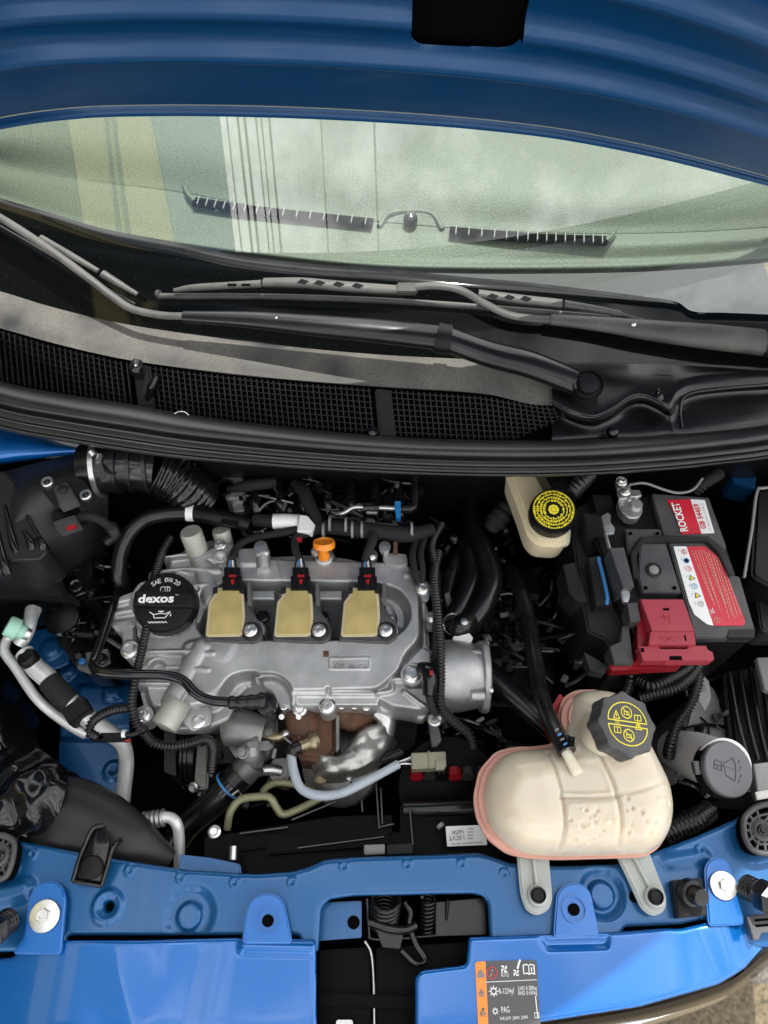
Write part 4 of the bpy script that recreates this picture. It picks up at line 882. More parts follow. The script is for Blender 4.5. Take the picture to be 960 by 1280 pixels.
l2 = prism('warning_label', [(858, 683), (881, 683), (901, 698), (932, 778), (929, 782), (892, 782)], zb + .0012, .001, 'label_red', bat, r=.002, bevel=0)
l2w = prism('warning_label', [(842, 683), (858, 683), (892, 782), (884, 780), (868, 768), (861, 752)], zb + .0012, .001, 'label_white', bat, r=.001, bevel=0)
zt = zb + .0014
def glyph(c, kind, sc, m, par, z, rot=0):
    C = at(*c, z); sc = sc * .88; x_ = Vector((math.cos(rot), math.sin(rot), 0)); y_ = Vector((-math.sin(rot), math.cos(rot), 0))
    q = lambda P, w_, cl=False, mm=m: line2([(a * sc, b * sc) for a, b in P], w_ * sc, mm, par, C + UP * .0004, x_, y_, UP, closed=cl)
    rg = lambda r, w_, cc=(0, 0), mm=m, ry=None: q([(cc[0] + r * math.cos(i * .349), cc[1] + (ry or r) * math.sin(i * .349)) for i in range(18)], w_, True, mm)
    if kind == 'ban': rg(1, .18, mm='ink_red'); q([(-.7, .7), (.7, -.7)], .18, mm='ink_red'); q([(-.3, -.5), (.1, .5)], .35, mm='ink_grey')
    elif kind == 'dot': rg(.5, 1.0); q([(-.4, .1), (.4, .1)], .3, mm='label_white')
    elif kind == 'ring': rg(1, .2); q([(0, -.5), (0, .5), (.4, .1)], .2)
    elif kind == 'tri': q([(-1, -.8), (1, -.8), (0, .9)], .25, True); q([(-.4, -.45), (.4, -.45), (0, .3)], .5, True, 'yellow')
    elif kind == 'warn': q([(-1, -.8), (1, -.8), (0, .9)], .16, True); q([(0, -.1), (0, .35)], .2); q([(0, -.5), (0, -.42)], .2)
    elif kind == 'solidwarn': q([(-.55, -.55), (.55, -.55), (0, .4)], .9, True); q([(0, -.15), (0, .3)], .22, mm='label_orange'); q([(0, -.5), (0, -.42)], .22, mm='label_orange')
    elif kind == 'book': q([(-1, -.7), (-1, .7), (-.4, .85), (0, .65), (.4, .85), (1, .7), (1, -.7), (.4, -.55), (0, -.75), (-.4, -.55)], .2, True); q([(0, -.7), (0, .65)], .18); q([(.5, -.2), (.5, .3)], .22)
    elif kind == 'bin': q([(-.5, .6), (-.3, -.7), (.3, -.7), (.5, .6)], .15); q([(-.8, -.8), (.8, .9)], .14); q([(.8, -.8), (-.8, .9)], .14)
    elif kind == 'fan':
        for a in range(4):
            t = a * math.pi / 2 + .3; q([(0, 0), (.55 * math.cos(t), .55 * math.sin(t)), (.75 * math.cos(t + .5), .75 * math.sin(t + .5))], .34)
    elif kind == 'flake':
        for a in range(8):
            t = a * math.pi / 4; q([(.55 * math.cos(t), .55 * math.sin(t)), (1.05 * math.cos(t), 1.05 * math.sin(t))], .22)
        rg(.6, .28)
    elif kind == 'flame': q([(-.3, -.9), (-.8, -.3), (-.45, .2), (-.3, -.1), (.05, .95), (.3, .1), (.5, .25), (.75, -.35), (.3, -.9)], .3, True); q([(0, -.5), (0, .2)], .4)
    elif kind == 'man': rg(.16, .3, (0, .85)); q([(-.8, -.3), (-.3, .3), (.3, .3), (.8, -.3)], .25); q([(-.3, .3), (-.4, -.9)], .3); q([(.3, .3), (.4, -.9)], .3); q([(-.9, -.2), (-.5, -.5)], .25)
for i, (p, kd, mm) in enumerate((((855, 690), 'ban', 'ink'), ((858, 701), 'dot', 'ink_blue'), ((861, 711), 'ring', 'ink_red'), ((864, 722), 'tri', 'ink'), ((868, 733), 'ring', 'ink_blue'), ((871, 744), 'tri', 'ink'), ((876, 755), 'ring', 'ink_grey'))):
    glyph(p, kd, 4.0, mm, l2w, zt, .3)
glyph((890, 764), 'bin', 4.2, 'label_white', l2, zt, .3); glyph((896, 775), 'ring', 4.2, 'tank_pink', l2, zt, .3)
random.seed(3)
for k in range(11):                                   # lines of fine print, too small to read
    ax0 = 865 + k * 3.6; P = []
    a = Vector((ax0, 688 + max(0, k - 4) * 1.6)); e = Vector((ax0 + 25, 760 + (k > 5) * 14 + random.uniform(-9, 5) - (4 if k < 2 else 0)))
    V = []; Fc = []; t = 0
    while t < 1:
        dt = random.uniform(.02, .06); p = a.lerp(e, t); q = a.lerp(e, min(1, t + dt)); A, B = at(p.x, p.y, zt + .0004), at(q.x, q.y, zt + .0004)
        s_ = (B - A).normalized().cross(UP) * .00055; kk = len(V); V += [A - s_, A + s_, B + s_, B - s_]; Fc.append([kk, kk + 1, kk + 2, kk + 3]); t += dt + .014
    mesh('fine_print', V, Fc, 'tank_pink', l2, 180)
for k in range(7):
    A = at(848 + k * 3.4, 688 + k * 11, zt + .0002); line2([(0, -1.5), (1, 2)], .5, 'ink_grey', l2w, A, Vector((1, 0, 0)), Vector((0, 1, 0)), UP)
# terminals
neg = bpy.data.objects.new('negative_terminal', None); neg.empty_display_size = .01; place(neg, 'negative_terminal', bat, at(790, 630, zb))
prism('terminal_clamp', [(773, 622), (796, 622), (803, 628), (804, 640), (798, 648), (786, 648), (776, 638)], zb + .010, .016, 'steel', neg, r=.005, bevel=.002)
lathe('terminal_post', [(.0085, 0), (.0085, .010), (.0075, .0115), (0, .0115)], at(793, 635, zb + .003), UP, 'cast', neg, 28)
prism('clamp_bracket', [(769, 600), (784, 600), (787, 622), (774, 624)], zb + .012, .004, 'steel', neg, r=.002, bevel=.001)
prism('clamp_bracket', [(786, 612), (800, 612), (803, 620), (788, 622)], zb + .016, .006, 'bolt_steel', neg, r=.002, bevel=.001)
bolt(at(777, 602, zb + .016), UP, .0075, 'bolt_steel', neg); bolt(at(781, 614, zb + .016), UP, .0075, 'bolt_steel', neg)
lathe('clamp_stud', [(.003, 0), (.003, .012), (0, .012)], at(780, 615, zb + .02), (.3, 0, 1), 'bolt_steel', neg, 12)
tube('ground_cable', [at(786, 606, zb + .012), at(806, 604, zb + .012), at(830, 612, zb + .008), at(848, 616, zb + .006), at(866, 612, zb + .01), at(878, 598, zb + .01)], .0018, 'ink_grey', neg, seg=8)
red = bpy.data.objects.new('positive_cover', None); red.empty_display_size = .01; place(red, 'positive_cover', bat, at(835, 790, zb)); red['label'] = 'red plastic positive terminal cover'
prism('cover_top', [(801, 749), (854, 749), (868, 789), (815, 789)], zb + .012, .03, 'red_plastic', red, r=.001, bevel=.0012)
prism('cover_flap', [(813, 789.5), (868, 789.5), (870, 806), (811, 806)], zb + .010, .03, 'red_plastic', red, r=.001, bevel=.0012)
prism('cover_lip', [(798, 808), (824, 807), (825, 811), (859, 811), (860, 807), (883, 807), (885, 812), (891, 815), (893, 824), (890, 826), (804, 826)], zb + .004, .016, 'red_plastic', red, r=.001, bevel=.0012)
prism('cover_side', [(797, 757), (803, 750), (816, 800), (808, 826), (797, 824)], zb - .004, .05, 'red_gloss', red, r=.002, bevel=.002)
prism('cover_base', [(762, 830), (800, 822), (858, 824), (852, 833), (800, 836), (764, 838)], zb - .02, .02, 'red_gloss', red, r=.004, bevel=.003)
prism('cover_slot', [(829, 760), (836.5, 760), (836.5, 763), (829, 763)], zb + .0124, .0008, 'void', red, r=0, bevel=0); prism('cover_slot', [(855, 794), (857, 794), (858.5, 801), (856.5, 801)], zb + .0104, .0008, 'void', red, r=0, bevel=0)
prism('cover_slot', [(837, 820), (852, 820), (853, 825), (837, 825)], zb + .0044, .0008, 'void', red, r=0, bevel=0); prism('cover_slot', [(801, 810), (805, 810), (805.5, 815), (801.5, 815)], zb + .0044, .0008, 'void', red, r=0, bevel=0)
prism('cover_tab', [(829, 825), (847, 825), (846, 830), (831, 830)], zb - .002, .006, 'red_plastic', red, r=.001, bevel=.001)
for yy, P in ((0, [(-5, 3), (5, -3)]), (0, [(-5, -3), (5, 3)]), (0, [(-12, -1), (-8, 2), (-7, -2)]), (0, [(7, 1), (12, 0)])): line2(P, .7, 'red_gloss', red, at(836, 798, zb + .0105), Vector((1, 0, 0)), Vector((0, 1, 0)), UP)
for P in ([(-3, 5), (-3, -4)], [(-7, 0), (4, 0)], [(3, 2), (3, -8)]): line2(P, .7, 'red_gloss', red, at(833, 771, zb + .0125), Vector((1, 0, 0)), Vector((0, 1, 0)), UP)
# battery tray and fuse holder blocks left of it
tray = thing('fuse_box', 'black plastic fuse box and cable carrier beside the battery', 'fuse box', at(745, 760, .66))
prism('carrier', [(712, 640), (742, 622), (760, 640), (782, 735), (790, 830), (770, 834), (758, 800), (735, 790), (722, 720)], .815, .12, 'case_black', tray, r=.004, bevel=.003)
prism('cable_cover', [(762, 685), (780, 684), (793, 733), (779, 735)], .872, .045, 'grey_plastic', tray, r=.001, bevel=.0015)
prism('cable_cover', [(784, 754), (797, 753), (801, 776), (788, 778)], .856, .03, 'grey_plastic', tray, r=.001, bevel=.0015)
prism('carrier_foot', [(778, 783), (786, 781), (792, 830), (768, 830), (762, 808), (776, 802)], .838, .03, 'grey_plastic', tray, r=.002, bevel=.0015)
prism('fuse_block', [(736, 697), (750, 694), (766, 756), (745, 757)], .838, .05, 'case_black', tray, r=.001, bevel=.0015)
prism('fuse_block', [(704, 706), (718, 703), (735, 752), (722, 753), (711, 740)], .826, .05, 'case_black', tray, r=.001, bevel=.0015)
tube('blue_seal', [at(748, 697, .840), at(754, 720, .840), at(759, 745, .840), at(758, 756, .838)], .0026, 'ink_blue', tray, seg=8)
prism('fuse_terminal', [(752, 645), (760, 640), (764, 644), (763, 652), (769, 660), (768, 667), (757, 668)], .862, .004, 'steel', tray, r=.002, bevel=.001)
tube('fuse_terminal_strip', [at(757, 667, .860), at(762, 686, .860)], .0022, 'steel', tray, seg=8)
prism('fuse_terminal', [(776, 738), (784, 735), (788, 742), (786, 752), (779, 752)], .862, .006, 'steel', tray, r=.002, bevel=.001)
prism('relay_block', [(740, 618), (764, 618), (770, 640), (748, 644)], .835, .06, 'case_black', tray, r=.002)
prism('relay_block', [(728, 640), (752, 645), (756, 672), (735, 668)], .84, .05, 'case_black', tray, r=.003, bevel=.002)
prism('relay_block', [(722, 668), (734, 660), (748, 690), (738, 694)], .825, .05, 'black_satin', tray, r=.004, bevel=.004)
prism('tray_edge', [(730, 815), (760, 832), (756, 842), (738, 838)], .79, .02, 'grey_plastic', tray, r=.002)
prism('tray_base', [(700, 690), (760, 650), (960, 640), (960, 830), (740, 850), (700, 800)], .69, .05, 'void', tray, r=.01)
# ------------------------------------------------------------------ brake fluid reservoir
br = thing('brake_fluid_reservoir', 'cream brake fluid reservoir with yellow printed black cap under the cowl', 'fluid reservoir', at(680, 640, .74))
prism('reservoir_body', [(632, 590), (636, 580), (702, 578), (706, 640), (712, 662), (711, 677), (700, 682), (672, 680), (660, 668), (648, 632)], .838, .045, 'milk', br, r=.010, bevel=.008, seg=4, grow=.93)
prism('reservoir_seam', [(630, 590), (634, 584), (704, 588), (708, 640), (714, 664), (712, 681), (700, 685), (670, 683), (657, 670), (645, 632)], .822, .003, 'milk', br, r=.008, bevel=.001)
prism('level_sensor', [(672, 578), (736, 578), (738, 600), (724, 612), (712, 616), (690, 610)], .872, .03, 'black_gloss', br, r=.003, bevel=.003)
bc = at(692, 637, .868); ba = Vector((-.05, -.15, 1)).normalized()
bcap = lathe('reservoir_cap', [(.0305, -.026), (.0305, -.006), (.0298, -.002), (.0285, 0), (0, 0)], bc, ba, 'black', br, 72, lobe=lambda a: 1 + .012 * math.cos(a * 36))
def wedge(c, n_, r0, r1, a0, a1, m, par, nm='print', k=6):
    x_ = Vector((1, 0, 0)); x_ = (x_ - n_ * x_.dot(n_)).normalized(); y_ = n_.cross(x_); V = []
    for i in range(k + 1):
        a = a0 + (a1 - a0) * i / k
        for r in (r0, r1): V.append(c + (x_ * math.cos(a) + y_ * math.sin(a)) * r)
    return mesh(nm, V, [[2 * i, 2 * i + 2, 2 * i + 3, 2 * i + 1] for i in range(k)], m, par, 180)
def print_ring(c, n_, r0, r1, n, gap, m, par):
    V = []; Fc = []; x_ = Vector((1, 0, 0)); x_ = (x_ - n_ * x_.dot(n_)).normalized(); y_ = n_.cross(x_)
    a = 0
    while a < 2 * math.pi - .02:
        da = random.uniform(.6, 1.3) * 2 * math.pi / n; e = min(a + da * (1 - gap), 2 * math.pi); k = len(V)
        rr0 = r0 + random.choice((0, 0, .3, .5)) * (r1 - r0)
        for q in (a, (a + e) / 2, e):
            for r in (rr0, r1): V.append(c + (x_ * math.cos(q) + y_ * math.sin(q)) * r)
        Fc += [[k, k + 2, k + 3, k + 1], [k + 2, k + 4, k + 5, k + 3]]; a += da
    return mesh('print', V, Fc, m, par, 180)
c0 = bc + ba * .0004
wedge(c0, ba, .0005, .0072, 0, 2 * math.pi, 'yellow', bcap, k=8); wedge(c0 + ba * .0002, ba, .0032, .0038, 0, 2 * math.pi, 'ink', bcap, k=12)
for r0, r1, n in ((.0110, .0142, 26), (.0154, .0184, 34), (.0196, .0226, 42), (.0238, .0270, 52)): print_ring(c0, ba, r0, r1, n, .26, 'yellow', bcap)
# ------------------------------------------------------------------ coolant reservoir
tk = thing('coolant_reservoir', 'cream translucent coolant reservoir with black lobed cap and clear mounting legs', 'coolant reservoir', at(720, 1000, .74))
TK = [(603, 996), (609, 966), (627, 946), (647, 940), (667, 940), (692, 936), (701, 929), (704, 895), (709, 877), (722, 868), (745, 866), (768, 870), (790, 895), (812, 940), (833, 982), (838, 1012), (834, 1040), (822, 1059), (806, 1068), (772, 1069), (697, 1071), (662, 1069), (638, 1062), (618, 1044), (606, 1021)]
zk = .815
tf = [('line', [(678, 950), (690, 990), (696, 1035), (694, 1066)], .0010, -.0060, .0042, 'add'), ('line', [(736, 950), (752, 985), (762, 1020), (766, 1062)], .0010, -.0060, .0042, 'add'), ('line', [(690, 1006), (725, 1007), (757, 1005)], .0010, -.005, .0042, 'add'),
      ('line', [(757, 1003), (790, 996), (826, 982)], .0014, -.0018, .005, 'add'), ('poly', [(640, 966), (676, 960), (686, 1050), (642, 1046), (622, 1010)], .012, .0025, .02, 'add'), ('poly', [(692, 966), (736, 962), (750, 1000), (693, 1002)], .006, -.0015, .006, 'add'), ('poly', [(697, 1012), (756, 1010), (761, 1062), (700, 1064)], .006, .0015, .006, 'add')]
random.seed(11)
for i in range(46):
    q = (random.gauss(728, 9), random.gauss(1035, 13)) if i < 24 else (random.uniform(765, 825), random.uniform(1000, 1052))
    tf.append(('circ', q, random.uniform(.0008, .0026), random.choice((-.0022, -.0022, .0018)), .0018, 'add'))
body = pillow('reservoir_body', TK, zk, .048, .06, .042, .0017, 'tank', tk, feats=tf, zref=zk, corner=.01, pw=2.3)
prism('seam_flange', [(592, 996), (599, 962), (620, 938), (645, 932), (667, 932), (688, 929), (695, 924), (698, 893), (704, 871), (720, 861), (746, 860), (770, 868), (792, 893), (815, 940), (836, 981), (841, 1012), (837, 1041), (824, 1061), (806, 1071), (772, 1072), (697, 1074), (661, 1072), (635, 1067), (610, 1048), (596, 1022)], zk + .004, .012, 'tank_pink', tk, r=.008, bevel=.005, seg=3)
prism('rear_neck', [(703, 905), (704, 885), (712, 872), (725, 868), (742, 874), (738, 905), (722, 925)], zk + .026, .05, 'tank_pink', tk, r=.01, bevel=.01, seg=4)
prism('red_outlet', [(686, 890), (700, 866), (708, 876), (702, 900), (697, 920)], .80, .05, 'coolant_red', tk, r=.004, bevel=.004)
cc = at(784, 905, .905); ca_ = Vector((.32, -.02, 1)).normalized()
lathe('filler_neck', [(.027, -.055), (.026, -.02), (.025, 0)], cc, ca_, 'tank', tk, 40)
lob = lambda a: 1 + .05 * math.cos(a * 8) + .018 * math.cos(a * 16)
tcap = lathe('reservoir_cap', [(.0335, -.024), (.0345, -.020), (.0345, -.002), (.0335, 0), (.0325, .0004), (0, .0004)], cc, ca_, 'grey_plastic', tk, 96, lobe=lob)
x2 = Vector((1, 0, 0)); x2 = (x2 - ca_ * x2.dot(ca_)).normalized(); y2 = ca_.cross(x2); x3 = x2 * .995 - y2 * .05; y3 = ca_.cross(x3)
def tl(P, w_, cl=False): return line2(P, w_, 'yellow', tcap, cc + ca_ * .0008, x3, y3, ca_, closed=cl)
tl([(24 * math.cos(a), 2.5 + 21 * math.sin(a)) for a in np.linspace(0, math.pi, 18)], 1.2, True); tl([(24 * math.cos(a), -2.5 - 21 * math.sin(a)) for a in np.linspace(0, math.pi, 18)], 1.2, True)
for s_ in (1, -1):
    tl([(6.5 * math.cos(a), s_ * 12.5 + 6.5 * math.sin(a)) for a in np.linspace(0, 6.283, 16)[:-1]], 1.1, True); tl([(-4.5, s_ * 12.5 + 4.5), (4.5, s_ * 12.5 - 4.5)], 1.0); tl([(-3, s_ * 12.5 - 2.5), (3, s_ * 12.5 - 2.5), (3, s_ * 12.5 + 1), (-3, s_ * 12.5 + 1)], .8, True)
    tl([(-s_ * 17, s_ * 4.5 - (s_ < 0) * 0), (-s_ * 9.5, s_ * 4.5), (-s_ * 13, s_ * 4.5 + 8.5)], 1.0, True); tl([(-s_ * 13.2, s_ * 4.5 + 2.5), (-s_ * 13.2, s_ * 4.5 + 5)], 1.0)
    tl([(s_ * 9.5, s_ * 8 - 3), (s_ * 17.5, s_ * 8 - 3), (s_ * 17.5, s_ * 8 + 3), (s_ * 9.5, s_ * 8 + 3)], .9, True); tl([(s_ * 13.5, s_ * 8 - 3), (s_ * 13.5, s_ * 8 + 3)], .8)
    for t in (-1, 0, 1): tl([(s_ * 13 - 3, t * 1.2), (s_ * 13 + 3, t * 1.2)], .35)
tube('overflow_nipple', [at(722, 966, .862), at(712, 948, .868), at(704, 934, .872)], [.0075, .0062, .0058], 'tank', tk)
for P, bb in (([(646, 1062), (686, 1066), (691, 1124), (686, 1138), (671, 1145), (658, 1138), (651, 1118)], (672, 1119)), ([(768, 1062), (810, 1060), (834, 1122), (832, 1139), (817, 1146), (803, 1137), (788, 1104)], (818, 1121))):
    lg = prism('mounting_leg', P, .800, .006, 'leg_clear', tk, r=.008, bevel=.002)
    A, B = at((P[0][0] + P[1][0]) / 2, 1064, .803), at(*bb, .802)
    tube('leg_rib', [A, A.lerp(B, .5), A.lerp(B, .86)], .0022, 'leg_clear', lg, seg=8)
    lathe('leg_eyelet', [(.011, 0), (.011, .003), (.009, .004), (.008, .002), (0, .002)], B, UP, 'leg_clear', lg, 28)
    lathe('fixing_stud', [(.0078, 0), (.0078, .008), (.0066, .010), (.0060, .007), (0, .007)], B, (0, -.05, 1), 'black', lg, 28)
# ------------------------------------------------------------------ washer filler
wf = thing('washer_reservoir', 'grey white washer bottle neck with flip cap showing a wiper symbol', 'washer bottle', at(890, 960, .55))
A, B = at(872, 946, .72), at(906, 958, .79); d = (B - A).normalized()
lathe('filler_neck', [(.026, -.07), (.029, -.03), (.031, 0), (.031, (B - A).length * .9), (.033, (B - A).length * .92), (.033, (B - A).length)], A, d, 'label_white', wf, 40)
prism('washer_bottle', [(862, 870), (890, 850), (905, 880), (925, 920), (900, 950), (860, 942), (850, 915)], .66, .2, 'ink_grey', wf, r=.015, bevel=.01, seg=3)
wc = at(911, 961, .800); wn_ = Vector((.25, -.12, 1)).normalized()
wcap = lathe('flip_cap', [(.031, -.010), (.0325, -.006), (.0325, -.001), (.031, .0006), (0, .0006)], wc, wn_, 'grey_plastic', wf, 48)
MATS['grey_plastic2'] = mat('cap_grey', (.12, .12, .125), .5, bump=.15, bs=900); wcap.data.materials[0] = MATS['cap_grey']
lathe('cap_seat', [(.033, -.022), (.033, -.008), (.030, -.006), (0, -.006)], wc, wn_, 'black', wf, 40)
xw = Vector((.75, -.66, 0)); xw = (xw - wn_ * xw.dot(wn_)).normalized(); yw = wn_.cross(xw)
box('flip_tab', wc - Vector((.031, -.002, .004)), (.011, 0, 0), (0, .010, 0), (0, 0, .003), 'cap_grey', wf, .003, 3)
xw = Vector((1, -.25, 0)); xw = (xw - wn_ * xw.dot(wn_)).normalized(); yw = wn_.cross(xw)
def wl2(P, w_, cl=False): return line2(P, w_, 'ink', wcap, wc + wn_ * .0009, xw, yw, wn_, closed=cl)
wl2([(-8, 4), (4, 14), (8, 6), (9, -4), (8, -12), (-4, -9)], .9, True)
for t in (-8, -4, 0, 4, 8, 12): wl2([(t - 1, 1), (t + 1, 1)], .7)
for t in ((12, 12), (14, 5), (15, -4), (13, -11)): wl2([(t[0], t[1] - 2), (t[0] + 1, t[1] + 2)], 1.0)
wl2([(-20, -5), (-10, -5), (-11, 5), (-20, 5)], .9, True); wl2([(-20, 0), (-11, 0)], .8); wl2([(-16, -5), (-16, 0)], .8)
prism('paper_tag', [(873, 852), (880, 845), (886, 852), (889, 873), (881, 889), (874, 876)], .74, .001, 'ink_grey', wf, r=.001, bevel=0)
for k in range(5): line2([(-4, 6 - k * 2.2), (2, 8 - k * 2.2)], .6, 'ink', wf, at(880, 862, .7406), Vector((1, 0, 0)), Vector((0, 1, 0)), UP)
# ------------------------------------------------------------------ air filter box and intake duct
ab = thing('air_filter_box', 'black ribbed air filter box with flow sensor beside the strut tower', 'air filter box', at(50, 690, .6))
loft('airbox_lid', [ats([(-60, 600, .80), (0, 590, .845), (40, 580, .86), (100, 565, .86), (128, 560, .85)]), ats([(-60, 640, .83), (0, 625, .865), (40, 610, .885), (100, 592, .885), (132, 585, .875)]), ats([(-60, 690, .835), (0, 680, .86), (30, 655, .87), (100, 635, .85), (135, 620, .84)]), ats([(-60, 730, .82), (0, 720, .845), (55, 690, .83), (105, 680, .80), (135, 660, .78)]), ats([(-60, 748, .76), (0, 745, .77), (55, 730, .76), (105, 715, .74), (130, 700, .72)])], 'matte_black', ab, n=8, k=8)
prism('lid_block', [(-60, 590), (6, 588), (20, 602), (32, 640), (60, 688), (50, 700), (-60, 704)], .874, .07, 'matte_black', ab, r=.006, bevel=.007, seg=3)
prism('lid_step', [(-60, 704), (52, 698), (66, 712), (60, 726), (-60, 730)], .815, .05, 'matte_black', ab, r=.004, bevel=.004)
prism('airbox_base', [(-60, 690), (90, 690), (122, 700), (118, 745), (100, 748), (90, 740), (-60, 745)], .74, .12, 'black', ab, r=.004, bevel=.003)
for i, (a, b, c_) in enumerate((((-4, 660), (4, 700), (10, 718)), ((6, 632), (16, 676), (24, 698)), ((30, 664), (38, 678), (42, 692)), ((46, 672), (53, 680), (55, 690)))): tube('lid_rib', [at(*a, .8745), at(*b, .8745), at(*c_, .866)], [.0025, .0055, .0060], 'black_gloss', ab, seg=14)
tube('lid_rim', [at(-30, 704, .868), at(10, 702, .868), at(40, 700, .868), at(57, 690, .868), at(44, 664, .872), at(28, 632, .874)], .003, 'black_gloss', ab, seg=8)
for i in range(5):
    x = -14 + i * 22
    tube('base_rib', [at(x, 716, .775), at(x + 7, 736, .765)], .002, 'black_gloss', ab, seg=6); prism('base_clip', [(x - 2, 730), (x + 8, 729), (x + 9, 735), (x - 2, 736)], .768, .01, 'black_gloss', ab, r=.001, bevel=.001)
prism('base_flange', [(-60, 738), (80, 734), (92, 744), (100, 752), (40, 750), (-60, 752)], .765, .012, 'black_satin', ab, r=.003)
lathe('base_screw', [(.010, 0), (.010, .004), (.008, .005), (.006, .003), (0, .003)], at(96, 733, .77), UP, 'black_gloss', ab, 24)
prism('base_step', [(88, 690), (112, 670), (116, 720), (104, 735), (90, 715)], .765, .08, 'black', ab, r=.003, bevel=.002)
tube('base_frame', [at(92, 712, .772), at(105, 712, .772), at(110, 692, .775), at(98, 691, .775)], .0015, 'black_gloss', ab, seg=6, smooth=False)
fs = bpy.data.objects.new('flow_sensor', None); fs.empty_display_size = .01; place(fs, 'flow_sensor', ab, at(82, 612, .88))
prism('sensor_plate', [(52, 612), (58, 600), (84, 594), (104, 598), (114, 618), (108, 624), (92, 620), (78, 632), (64, 628)], .892, .012, 'case_black', fs, r=.003, bevel=.002)
prism('sensor_body', [(66, 608), (82, 601), (90, 612), (97, 625), (74, 634)], .900, .014, 'grey_plastic', fs, r=.003, bevel=.003)
lathe('sensor_cap', [(.0065, 0), (.0065, .003), (.005, .004), (0, .004)], at(79, 612, .900), UP, 'case_black', fs, 20)
for p in ((60, 604), (108, 620)):
    lathe('screw_washer', [(.0078, 0), (.0078, .004), (.0068, .005), (.0048, .005), (.0045, .003)], at(*p, .892), UP, 'bolt_steel', fs, 24); lathe('screw_head', [(.0045, 0), (.0045, .003), (.002, .0035), (.0015, .002), (0, .002)], at(*p, .893), UP, 'case_black', fs, 16)
prism('sensor_connector', [(66, 652), (94, 643), (97, 652), (70, 661)], .875, .022, 'grey_plastic', fs, r=.001, bevel=.0015)
prism('sensor_connector', [(64, 641), (96, 630), (100, 642), (66, 652)], .868, .03, 'black_satin', fs, r=.002, bevel=.002)
prism('red_lock', [(82, 658), (94, 654), (94, 657), (83, 661)], .872, .006, 'red_clip', fs, r=0, bevel=.0005)
tube('sensor_cable', [at(98, 646, .862), at(112, 645, .862), at(126, 650, .858), at(140, 660, .84)], .0062, 'tape', fs); tube('sensor_cable', [at(138, 658, .842), at(144, 668, .82), at(136, 676, .80)], .008, 'rubber', fs, corr=(.004, .001))
dt_ = thing('intake_duct', 'black corrugated air intake hose clamped with a steel band', 'air hose', at(170, 600, .80))
tube('duct_cuff', [at(112, 588, .862), at(128, 585, .866), at(150, 583, .868)], [.038, .037, .035], 'black_satin', dt_, seg=36)
for p in ((148, 583), (166, 582), (186, 583)): tube('duct_band', [at(p[0], p[1], .868), at(p[0] + 5, p[1], .868)], .0375, 'black_satin', dt_, seg=36)
tube('duct_pipe', [at(145, 583, .868), at(170, 583, .867), at(195, 586, .862)], [.034, .035, .034], 'black_gloss', dt_, seg=36)
tube('duct_bellows', [at(194, 586, .862), at(212, 594, .850), at(232, 608, .83), at(248, 622, .80)], [.034, .034, .033, .032], 'black_gloss', dt_, seg=32, corr=(.0085, .003))
cl = bpy.data.objects.new('hose_clamp', None); cl.empty_display_size = .01; place(cl, 'hose_clamp', dt_, at(126, 590, .87))
tube('clamp_band', [at(121, 586, .866), at(127, 585.5, .866)], .0395, 'steel', cl, seg=40)
box('clamp_screw_housing', at(124, 574, .905), (.003, 0, 0), (0, .008, 0), (0, 0, .003), 'bolt_steel', cl, .001); lathe('clamp_screw', [(.005, 0), (.005, .007), (.003, .008), (0, .008)], at(118, 569, .908), (-.6, .6, .4), 'bolt_steel', cl, 16)
for i in range(9): box('band_notch', at(123.5 + i * .9, 580 + i * 2.6, .9065 - i * .0009), (.004, 0, 0), (0, .0008, 0), (0, 0, .0012), 'cast_dark', cl, 0)
# ------------------------------------------------------------------ front air snorkel, bottom left
sn = thing('air_snorkel', 'black plastic air snorkel with a moulded strap bolted to the blue support', 'air duct', at(120, 1040, .74))
tube('snorkel_body', [at(40, 1018, .74), at(90, 1022, .755), at(130, 1036, .755), at(170, 1056, .75), at(212, 1078, .735)], [.048, .046, .040, .030, .014], 'matte_black', sn, seg=32, flat=.8)
tube('snorkel_collar', [at(62, 1016, .745), at(72, 1018, .748)], .051, 'black_gloss', sn, seg=32)
random.seed(5)
loft('wrapped_sleeve', [ats([(-60, 960, .74), (-20, 948, .76), (30, 930, .77), (70, 950, .765), (86, 962, .75)]), ats([(-60, 985, .79), (-10, 980, .80), (40, 968, .81), (62, 975, .805), (84, 985, .79)]), ats([(-60, 1012, .80), (-10, 1010, .815), (30, 1005, .815), (54, 1008, .81), (72, 1012, .80)]), ats([(-60, 1040, .79), (-10, 1040, .795), (20, 1038, .80), (45, 1038, .795), (60, 1040, .78)]), ats([(-60, 1060, .74), (-10, 1060, .74), (20, 1056, .745), (45, 1056, .74), (60, 1056, .735)])], 'black_gloss', sn, n=14, k=14,
     zoff=lambda p: p + UP * (.005 * math.sin(p.x * 62 + p.y * 95 + 2.2 * math.sin(p.x * 31)) + .0025 * math.sin(p.x * 150 - p.y * 60 + 2 * math.sin(p.y * 50))))
st = bpy.data.objects.new('mounting_strap', None); st.empty_display_size = .01; place(st, 'mounting_strap', sn, at(115, 1080, .79))
loft('strap', [ats([(112, 1042, .800), (120, 1034, .808), (132, 1032, .806)]), ats([(104, 1060, .805), (118, 1058, .812), (138, 1060, .806)]), ats([(97, 1080, .800), (115, 1082, .806), (134, 1084, .800)]), ats([(92, 1100, .795), (110, 1102, .798), (126, 1106, .795)])], 'black_satin', st, n=5, k=6, thick=.006)
